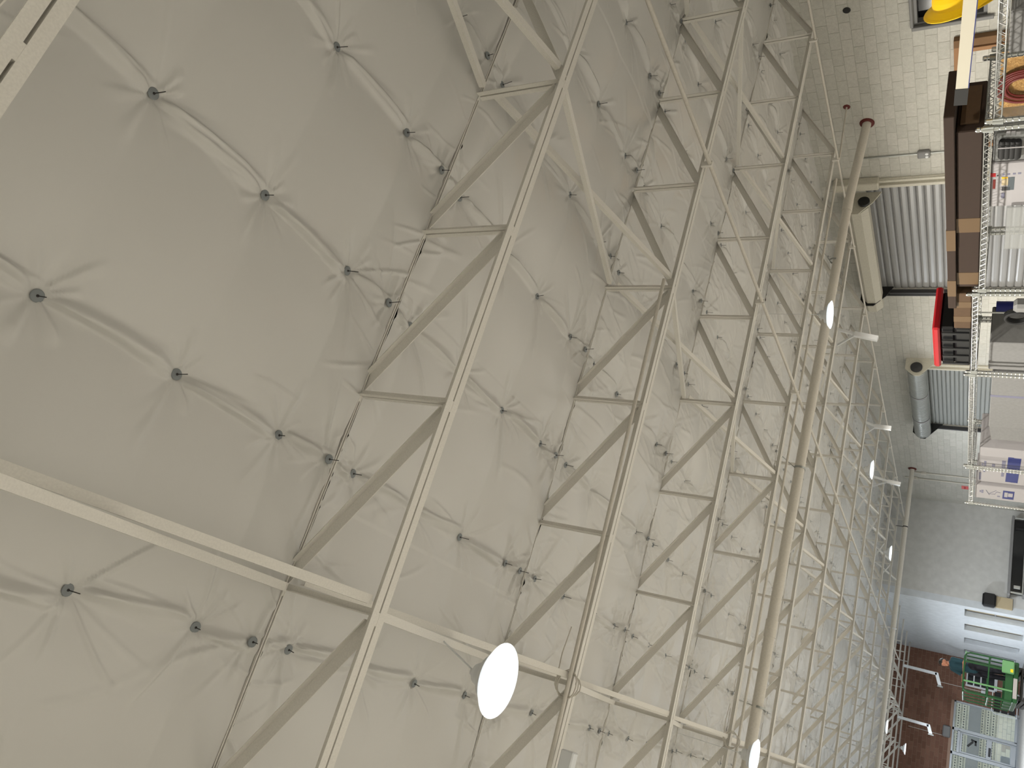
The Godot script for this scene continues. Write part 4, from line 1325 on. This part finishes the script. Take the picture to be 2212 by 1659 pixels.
	obj("end_band", ce, M.yellow, cl)
	# timber frame, strand board and hose on the block wall
	var fr := thing("timber_frame", "timber stud frame with plywood fixed to the block wall", "frame", Vector3(WALLX, 0, -12.9))
	on(fr, "top_rail", M.wood, Vector3(WALLX - 0.09, 3.10, -11.80), Vector3(WALLX - 0.003, 3.19, -14.55), 0.004)
	on(fr, "side_stud", M.wood, Vector3(WALLX - 0.09, 0.0, -11.86), Vector3(WALLX - 0.003, 3.10, -11.95), 0.004)
	on(fr, "side_stud", M.wood, Vector3(WALLX - 0.09, 0.0, -14.45), Vector3(WALLX - 0.003, 3.10, -14.54), 0.004)
	on(fr, "plywood_strip", M.plywood, Vector3(WALLX - 0.12, 0.0, -11.62), Vector3(WALLX - 0.003, 3.19, -11.79), 0.004)
	on(fr, "strand_board", M.osb, Vector3(WALLX - 0.10, 0.0, -11.95), Vector3(WALLX - 0.091, 2.44, -14.45), 0.002)
	var ho := thing("hose_coil", "dark red hose coiled on the strand board", "hose", Vector3(WALLX - 0.2, 2.06, -12.85))
	for k in 7:
		var m := MB.new()
		var ps := []
		for i in 29: ps.append(Vector3(-0.02 * (k % 3), sin(TAU * i / 28) * (0.44 - 0.03 * k), cos(TAU * i / 28) * (0.40 - 0.028 * k)))
		m.tube(ps, 0.022, 8, false)
		obj("turn", m, M.hose, ho)
	var hk := MB.new()
	hk.tube([Vector3(0.11, 0.42, 0), Vector3(-0.08, 0.42, 0), Vector3(-0.08, 0.47, 0)], 0.015, 8)
	obj("wall_hook", hk, M.black, ho)
	# machine counter and hooded box by the return wall
	var mc := thing("steel_counter", "long steel counter with dark glass front by the smooth wall", "counter", Vector3(10.7, 0, RETZ + 0.4))
	var z0 := RETZ + 0.02; var z1 := RETZ + 0.75
	on(mc, "body", M.grey_paint, Vector3(9.05, 0, z0), Vector3(12.3, 0.66, z1), 0.02)
	on(mc, "top_frame", M.grey_paint, Vector3(9.0, 1.09, z0), Vector3(12.35, 1.18, z1), 0.01)
	on(mc, "glass_front", M.dark_glass, Vector3(9.15, 0.68, z0 + 0.05), Vector3(12.2, 1.09, z1 - 0.08), 0.01)
	on(mc, "front_rail", M.chrome, Vector3(9.05, 0.655, z1 - 0.02), Vector3(12.3, 0.70, z1 + 0.03), 0.008)
	for x in [9.06, 12.22]: on(mc, "corner_post", M.chrome, Vector3(x, 0.66, z1 - 0.1), Vector3(x + 0.07, 1.09, z1 - 0.02), 0.01)
	on(mc, "handle", M.chrome, Vector3(9.25, 0.75, z1 - 0.06), Vector3(9.4, 1.0, z1), 0.02)
	on(mc, "vent_box", M.black, Vector3(11.75, 0.74, z1 - 0.07), Vector3(11.85, 1.05, z1 - 0.03), 0.01)
	var hb2 := thing("hooded_box", "tan wall box with a black rounded hood on the smooth wall", "box", Vector3(8.73, 0, RETZ))
	on(hb2, "tan_panel", M.tan, Vector3(8.50, 0.96, RETZ + 0.002), Vector3(8.97, 1.56, RETZ + 0.10), 0.01)
	on(hb2, "black_hood", M.bin, Vector3(8.45, 1.54, RETZ + 0.002), Vector3(9.01, 2.03, RETZ + 0.30), 0.07)
	# trolley and sundries before the red wall
	var tr := thing("tube_trolley", "white tubular trolley with dark blue panes by the red wall", "trolley", Vector3(6.3, 0, ENDZ + 1.2))
	var tm := MB.new()
	tm.tube([Vector3(-0.6, 0.12, 0), Vector3(-0.6, 1.1, 0), Vector3(-0.5, 1.22, 0), Vector3(0.5, 1.22, 0), Vector3(0.6, 1.1, 0), Vector3(0.6, 0.12, 0)], 0.022, 8)
	tm.tube([Vector3(-0.6, 0.12, 0), Vector3(0.6, 0.12, 0)], 0.022, 8)
	obj("frame", tm, M.white_paint, tr)
	for i in 3: on(tr, "pane", M.dark_glass, tr.position + Vector3(-0.5, 0.2 + i * 0.33, -0.01), tr.position + Vector3(0.5, 0.47 + i * 0.33, 0.01), 0.005)
	for s in [-0.5, 0.5]: on(tr, "foot", M.grey_paint, tr.position + Vector3(s - 0.06, 0, -0.3), tr.position + Vector3(s + 0.06, 0.12, 0.3), 0.01)
	for q in [[2030, 1479, 2124, 1495], [1962, 1572, 2040, 1589]]:
		var a := at_z(q[0], q[1], ENDZ + 0.04); var b := at_z(q[2], q[3], ENDZ + 0.04)
		var w := thing("wall_conduit", "pale conduit ending in a small box on the red wall" if q[0] > 2000 else "pale conduit running down the red wall to the grey housing", "conduit", Vector3(b.x, b.y, ENDZ))
		var m := MB.new()
		m.tube([Vector3(0, a.y - b.y, 0.03), Vector3(0, 0, 0.03)], 0.016, 6)
		obj("conduit_run", m, M.brace, w)
		if q[0] > 2000:
			var bx := MB.new()
			bx.cbox(Vector3(-0.07, -0.1, 0.002), Vector3(0.07, 0.1, 0.07), 0.01)
			obj("outlet_box", bx, M.white_paint, w)

# ---------------------------------------------------------------- lift and person
func build_lift() -> void:
	var zc := -25.56; var x0 := 3.27; var x1 := 4.31; var zn := -25.2; var zf := -27.1
	var fy := 1.25; var ty := 2.37
	var t := thing("scissor_lift", "green scissor lift with its guard-railed platform raised", "lift", Vector3((x0 + x1) * 0.5, 0, (zn + zf) * 0.5))
	var p := t.position
	on(t, "platform", M.lift_green, Vector3(x0, fy - 0.12, zn), Vector3(x1, fy, zf), 0.02)
	for q in [[Vector3(x0, fy, zn + 0.0), Vector3(x1, fy + 0.17, zn - 0.02)], [Vector3(x0, fy, zf + 0.02), Vector3(x1, fy + 0.17, zf)], [Vector3(x0, fy, zn - 0.02), Vector3(x0 + 0.02, fy + 0.17, zf + 0.02)], [Vector3(x1 - 0.02, fy, zn - 0.02), Vector3(x1, fy + 0.17, zf + 0.02)]]:
		on(t, "toe_board", M.lift_green, q[0], q[1], 0.004)
	on(t, "label_plate", M.white_card, Vector3(x0 + 0.10, fy - 0.10, zn + 0.001), Vector3(x0 + 0.62, fy - 0.01, zn + 0.006), 0.001)
	on(t, "control_box", M.lift_pale, Vector3(x1 - 0.34, fy - 0.02, zn + 0.01), Vector3(x1 - 0.02, fy + 0.26, zn + 0.12), 0.02)
	on(t, "warning_label", M.yellow, Vector3(x1 - 0.30, fy + 0.01, zn + 0.121), Vector3(x1 - 0.22, fy + 0.07, zn + 0.124), 0.0005)
	# rails: each run of tube is a part
	for z in [zn, zf]:
		var m := MB.new()
		m.tube([Vector3(x0, fy, z) - p, Vector3(x0, ty - 0.12, z) - p, Vector3(x0 + 0.035, ty - 0.035, z) - p, Vector3(x0 + 0.12, ty, z) - p, Vector3(x1 - 0.12, ty, z) - p, Vector3(x1 - 0.035, ty - 0.035, z) - p, Vector3(x1, ty - 0.12, z) - p, Vector3(x1, fy, z) - p], 0.024, 10)
		obj("top_rail", m, M.lift_green, t)
		var k := MB.new()
		k.tube([Vector3(x0, fy + 0.55, z) - p, Vector3(x1, fy + 0.55, z) - p], 0.02, 8)
		obj("mid_rail", k, M.lift_green, t)
		var v := MB.new()
		v.tube([Vector3(x0 + 0.28, fy, z) - p, Vector3(x0 + 0.28, ty, z) - p], 0.024, 8)
		obj("gate_post", v, M.lift_pale if z == zn else M.lift_green, t)
		var v2 := MB.new()
		v2.tube([Vector3(x1 - 0.25, fy, z) - p, Vector3(x1 - 0.25, ty, z) - p], 0.024, 8)
		obj("gate_post", v2, M.lift_green, t)
	for x in [x0, x1]:
		for y in [ty, fy + 0.55]:
			var m := MB.new()
			m.tube([Vector3(x, y - 0.02, zn - 0.02) - p, Vector3(x, y - 0.02, zf + 0.02) - p], 0.022, 10)
			obj("side_rail", m, M.lift_pale if y == ty and x == x1 else M.lift_green, t)
		for f in [0.33, 0.66]:
			var v := MB.new()
			v.tube([Vector3(x, fy, lerpf(zn, zf, f)) - p, Vector3(x, ty - 0.02, lerpf(zn, zf, f)) - p], 0.02, 8)
			obj("side_post", v, M.lift_green, t)
	# folded scissor arms and chassis
	for i in 4:
		var ya := 0.62 + i * 0.125
		for x in [x0 + 0.12, x1 - 0.18]:
			var m := MB.new()
			m.bar(Vector3(x, ya, zn - 0.12) - p, Vector3(x, ya + 0.09, zf + 0.15) - p, 0.09, 0.05, Vector3.UP)
			m.bar(Vector3(x + 0.06, ya + 0.09, zn - 0.12) - p, Vector3(x + 0.06, ya, zf + 0.15) - p, 0.09, 0.05, Vector3.UP)
			obj("scissor_arm", m, M.lift_dark, t)
		var m2 := MB.new()
		m2.tube([Vector3(x0 + 0.1, ya + 0.05, zn - 0.14) - p, Vector3(x1 - 0.1, ya + 0.05, zn - 0.14) - p], 0.03, 10)
		obj("cross_tube", m2, M.lift_dark, t)
	on(t, "chassis", M.lift_green, Vector3(x0 + 0.06, 0.18, zn), Vector3(x1 - 0.06, 0.58, zf), 0.03)
	for x in [x0 + 0.08, x1 - 0.08]:
		for z in [zn - 0.3, zf + 0.3]:
			var m := MB.new()
			m.lathe([[0.0, -0.07], [0.17, -0.07], [0.19, -0.05], [0.19, 0.05], [0.17, 0.07], [0.0, 0.07]], Vector3(x, 0.19, z) - p, Vector3(1, 0, 0), 20)
			obj("wheel", m, M.black_soft, t)
# smooth union of tapered capsules, meshed as surface nets
func caps_d(q: Vector3, caps: Array, k: float) -> float:
	var d := 10.0
	for c in caps:
		var a: Vector3 = c[0]; var ab: Vector3 = c[4]
		var t: float = clampf((q - a).dot(ab) * c[5], 0.0, 1.0)
		var e: Vector3 = q - a - ab * t
		if c[6] != 1.0: e.z *= c[6]
		var dd: float = e.length() - lerpf(c[2], c[3], t)
		var hh := clampf(0.5 + 0.5 * (d - dd) / k, 0.0, 1.0)
		d = lerpf(d, dd, hh) - k * hh * (1.0 - hh)
	return d
func cap(a: Vector3, b: Vector3, ra: float, rb: float, flat := 1.0) -> Array:
	var ab := b - a
	return [a, b, ra, rb, ab, 1.0 / maxf(ab.length_squared(), 1e-9), flat]
func nets(mb: MB, caps: Array, cell: float, k: float, xf: Transform3D, grow := 0.0) -> void:
	var lo := Vector3(9, 9, 9); var hi := Vector3(-9, -9, -9)
	for c in caps:
		for e in [[c[0], c[2]], [c[1], c[3]]]:
			lo = lo.min(e[0] - Vector3.ONE * (e[1] + cell * 3 + grow)); hi = hi.max(e[0] + Vector3.ONE * (e[1] + cell * 3 + grow))
	var nx := int((hi.x - lo.x) / cell) + 2; var ny := int((hi.y - lo.y) / cell) + 2; var nz := int((hi.z - lo.z) / cell) + 2
	var f := PackedFloat32Array(); f.resize(nx * ny * nz)
	for z in nz:
		for y in ny:
			for x in nx:
				f[(z * ny + y) * nx + x] = caps_d(lo + Vector3(x, y, z) * cell, caps, k) - grow
	var vid := {}
	var vs := PackedVector3Array()
	var off := [0, 1, nx, nx + 1, nx * ny, nx * ny + 1, nx * ny + nx, nx * ny + nx + 1]
	for z in nz - 1:
		for y in ny - 1:
			for x in nx - 1:
				var b := (z * ny + y) * nx + x
				var s := 0
				for i in 8:
					if f[b + off[i]] < 0.0: s |= 1 << i
				if s == 0 or s == 255: continue
				var acc := Vector3(); var n := 0
				for e in [[0, 1], [2, 3], [4, 5], [6, 7], [0, 2], [1, 3], [4, 6], [5, 7], [0, 4], [1, 5], [2, 6], [3, 7]]:
					if ((s >> e[0]) & 1) == ((s >> e[1]) & 1): continue
					var fa := f[b + off[e[0]]]; var fb := f[b + off[e[1]]]
					var t := fa / (fa - fb)
					var pa := Vector3(e[0] & 1, (e[0] >> 1) & 1, (e[0] >> 2) & 1); var pb := Vector3(e[1] & 1, (e[1] >> 1) & 1, (e[1] >> 2) & 1)
					acc += pa.lerp(pb, t); n += 1
				vid[b] = vs.size()
				vs.append(lo + (Vector3(x, y, z) + acc / n) * cell)
	var ns := PackedVector3Array(); ns.resize(vs.size())
	var h := cell * 0.6
	for i in vs.size():
		var q := vs[i]
		ns[i] = Vector3(caps_d(q + Vector3(h, 0, 0), caps, k) - caps_d(q - Vector3(h, 0, 0), caps, k), caps_d(q + Vector3(0, h, 0), caps, k) - caps_d(q - Vector3(0, h, 0), caps, k), caps_d(q + Vector3(0, 0, h), caps, k) - caps_d(q - Vector3(0, 0, h), caps, k)).normalized()
	for z in range(1, nz - 1):
		for y in range(1, ny - 1):
			for x in range(1, nx - 1):
				var b := (z * ny + y) * nx + x
				for ax in 3:
					var st: int = [1, nx, nx * ny][ax]
					var a0 := f[b] < 0.0; var a1 := f[b + st] < 0.0
					if a0 == a1: continue
					var u: int = [nx, nx * ny, 1][ax]; var w: int = [nx * ny, 1, nx][ax]
					var q := [b - u - w, b - w, b, b - u]
					var ok := true
					for e in q: ok = ok and vid.has(e)
					if not ok: continue
					var i0: int = vid[q[0]]; var i1: int = vid[q[1]]; var i2: int = vid[q[2]]; var i3: int = vid[q[3]]
					if not a0:
						var sw := i1; i1 = i3; i3 = sw
					mb.squad(xf * vs[i0], xf * vs[i1], xf * vs[i2], xf * vs[i3], xf.basis * ns[i0], xf.basis * ns[i1], xf.basis * ns[i2], xf.basis * ns[i3])
func build_person() -> void:
	var at := Vector3(3.99, 1.252, -25.75)
	var face := Vector3(-0.80, 0, 0.60).normalized()
	var right := Vector3.UP.cross(face)
	var t := thing("person", "person in a teal shirt and dark trousers standing on the green lift", "person", at)
	var xf := Transform3D(Basis(right, Vector3.UP, face), Vector3.ZERO)
	var rs := Vector3(0.175, 1.40, 0.0); var ls := Vector3(-0.175, 1.40, 0.0)
	var re := Vector3(0.235, 1.13, 0.06); var le := Vector3(-0.225, 1.13, 0.10)
	var rw := Vector3(0.19, 1.13, 0.31); var lw := Vector3(-0.10, 1.14, 0.33)
	var torso := [cap(Vector3(0, 0.95, 0.0), Vector3(0, 1.18, 0.0), 0.135, 0.125, 1.25), cap(Vector3(0, 1.18, 0.0), Vector3(0, 1.36, -0.01), 0.13, 0.135, 1.25), cap(Vector3(-0.10, 1.36, -0.01), Vector3(0.10, 1.36, -0.01), 0.09, 0.09)]
	var arms := [cap(ls, le, 0.062, 0.046), cap(rs, re, 0.062, 0.046)]
	var fore := [cap(le, lw, 0.043, 0.029), cap(re, rw, 0.043, 0.029)]
	var legs := [cap(Vector3(-0.09, 0.92, 0), Vector3(-0.10, 0.49, 0.03), 0.105, 0.065), cap(Vector3(0.09, 0.92, 0), Vector3(0.11, 0.49, 0.04), 0.105, 0.065), cap(Vector3(-0.10, 0.49, 0.03), Vector3(-0.10, 0.09, -0.01), 0.062, 0.042), cap(Vector3(0.11, 0.49, 0.04), Vector3(0.12, 0.09, 0.0), 0.062, 0.042), cap(Vector3(-0.08, 0.93, 0), Vector3(0.08, 0.93, 0), 0.12, 0.12, 1.2)]
	var neck := [cap(Vector3(0, 1.38, -0.01), Vector3(0, 1.52, 0.02), 0.058, 0.054)]
	var body := MB.new()
	nets(body, torso + arms + fore + legs + neck, 0.022, 0.03, xf)
	# head: skull, jaw, nose, brow, lips, ears
	var hd := [cap(Vector3(0, 1.625, 0.005), Vector3(0, 1.635, 0.035), 0.088, 0.086), cap(Vector3(0, 1.60, 0.05), Vector3(0, 1.535, 0.075), 0.062, 0.040), cap(Vector3(-0.035, 1.585, 0.06), Vector3(0.035, 1.585, 0.06), 0.040, 0.040), cap(Vector3(0, 1.615, 0.112), Vector3(0, 1.585, 0.128), 0.010, 0.014), cap(Vector3(-0.035, 1.632, 0.098), Vector3(0.035, 1.632, 0.098), 0.016, 0.016), cap(Vector3(-0.018, 1.552, 0.106), Vector3(0.018, 1.552, 0.106), 0.010, 0.010), cap(Vector3(-0.086, 1.625, 0.015), Vector3(-0.086, 1.59, 0.010), 0.017, 0.012), cap(Vector3(0.086, 1.625, 0.015), Vector3(0.086, 1.59, 0.010), 0.017, 0.012), cap(Vector3(0, 1.48, 0.01), Vector3(0, 1.55, 0.02), 0.054, 0.054)]
	nets(body, hd, 0.009, 0.014, xf)
	# hands closed on the rail
	for s in [[lw, -1.0], [rw, 1.0]]:
		var w: Vector3 = s[0]; var sg: float = s[1]
		var hand := [cap(w + Vector3(-0.018, 0, 0.03), w + Vector3(-0.020, 0.0, 0.085), 0.018, 0.017), cap(w + Vector3(0.018, 0, 0.03), w + Vector3(0.020, 0.0, 0.085), 0.018, 0.017), cap(w, w + Vector3(0, 0, 0.05), 0.025, 0.022)]
		for i in 4:
			var bx := -0.030 + 0.020 * i
			var ln: float = [0.032, 0.040, 0.043, 0.038][i if sg < 0 else 3 - i]
			var k1 := w + Vector3(bx, 0.004, 0.09); var k2 := k1 + Vector3(0, 0.004, ln); var k3 := k2 + Vector3(0, -0.030, 0.012); var k4 := k3 + Vector3(0, -0.018, -0.014)
			hand.append(cap(k1, k2, 0.0095, 0.009)); hand.append(cap(k2, k3, 0.009, 0.0085)); hand.append(cap(k3, k4, 0.0085, 0.008))
		var th0 := w + Vector3(-sg * 0.026, -0.005, 0.035); var th1 := w + Vector3(-sg * 0.052, -0.022, 0.07); var th2 := w + Vector3(-sg * 0.045, -0.036, 0.10)
		hand.append(cap(th0, th1, 0.013, 0.011)); hand.append(cap(th1, th2, 0.0105, 0.009))
		nets(body, hand, 0.005, 0.004, xf)
	obj("body", body, M.skin, t)
	var sh := MB.new()
	var sleeve := [cap(ls, ls.lerp(le, 0.82), 0.070, 0.064), cap(rs, rs.lerp(re, 0.82), 0.070, 0.064)]
	var tee := [cap(Vector3(0, 0.90, 0.0), Vector3(0, 1.18, 0.0), 0.155, 0.142, 1.2), cap(Vector3(0, 1.18, 0.0), Vector3(0, 1.36, -0.01), 0.145, 0.148, 1.2), cap(Vector3(-0.11, 1.37, -0.01), Vector3(0.11, 1.37, -0.01), 0.098, 0.098), cap(Vector3(0, 1.42, 0.0), Vector3(0, 1.45, 0.005), 0.075, 0.066)]
	nets(sh, tee + sleeve, 0.022, 0.03, xf)
	obj("shirt", sh, M.shirt, t)
	var tr := MB.new()
	var jeans := []
	for c in legs: jeans.append(cap(c[0], c[1], c[2] + 0.012, c[3] + 0.018, c[6]))
	nets(tr, jeans, 0.024, 0.03, xf)
	obj("trousers", tr, M.trousers, t)
	for s in [-0.10, 0.12]:
		var so := MB.new()
		nets(so, [cap(Vector3(s, 0.045, -0.03), Vector3(s, 0.042, 0.15), 0.045, 0.040), cap(Vector3(s, 0.09, -0.02), Vector3(s, 0.05, 0.05), 0.05, 0.045)], 0.014, 0.02, xf)
		obj("shoe", so, M.black_soft, t)
	var hr := MB.new()
	nets(hr, [cap(Vector3(0, 1.655, -0.005), Vector3(0, 1.665, 0.03), 0.089, 0.084), cap(Vector3(0, 1.60, -0.03), Vector3(0, 1.64, -0.02), 0.072, 0.085), cap(Vector3(-0.05, 1.675, 0.07), Vector3(0.05, 1.675, 0.07), 0.03, 0.03)], 0.011, 0.012, xf)
	obj("hair", hr, M.hair, t)

func _ready() -> void:
	# camera: turned on its side, as the photograph is
	var r0 := Vector3(cos(YAW), 0, sin(YAW)); var u0 := Vector3(-sin(PITCH) * sin(YAW), cos(PITCH), sin(PITCH) * cos(YAW))
	c_fwd = Vector3(cos(PITCH) * sin(YAW), sin(PITCH), -cos(PITCH) * cos(YAW))
	c_right = r0 * cos(ROLL) + u0 * sin(ROLL); c_up = u0 * cos(ROLL) - r0 * sin(ROLL)
	var cam := Camera3D.new()
	cam.name = "camera"
	cam.fov = rad_to_deg(2.0 * atan(829.5 / FOC)); cam.near = 0.05; cam.far = 200.0
	cam.transform = Transform3D(Basis(-c_up, c_right, -c_fwd), Vector3(0, EYE, 0))
	add_child(cam)
	cam.current = true
	var we := WorldEnvironment.new(); we.name = "world_environment"
	var env := Environment.new()
	var sky := Sky.new(); var sm := ProceduralSkyMaterial.new()
	sm.sky_top_color = Color(0.62, 0.72, 0.86); sm.sky_horizon_color = Color(0.86, 0.88, 0.90)
	sm.ground_bottom_color = Color(0.4, 0.4, 0.4); sm.ground_horizon_color = Color(0.8, 0.8, 0.8)
	sm.sky_energy_multiplier = SKY_E
	sky.sky_material = sm
	env.background_mode = Environment.BG_SKY; env.sky = sky
	env.tonemap_mode = Environment.TONE_MAPPER_LINEAR; env.tonemap_exposure = EXPOSURE
	env.sdfgi_enabled = true; env.ssao_enabled = true; env.ssil_enabled = true
	we.environment = env
	add_child(we)
	materials()
	build_lamps()
	# openings of the block wall: roll-up doors and the high window
	openings = [[at_x(1905, 396, WALLX).z, at_x(1912, 626, WALLX).z, 0.0, 5.05], [at_x(2010, 790, WALLX).z, at_x(2020, 918, WALLX).z, 0.0, 4.15], [-8.6, at_x(2030, 50, WALLX).z, 2.68, 3.83]]
	build_shell()
	build_block_wall()
	build_doors()
	build_ceiling()
	build_trusses()
	build_services()
	build_cables()
	build_shelves()
	build_lift()
	build_person()
const SKY_E := 2.2
const EXPOSURE := 1.0
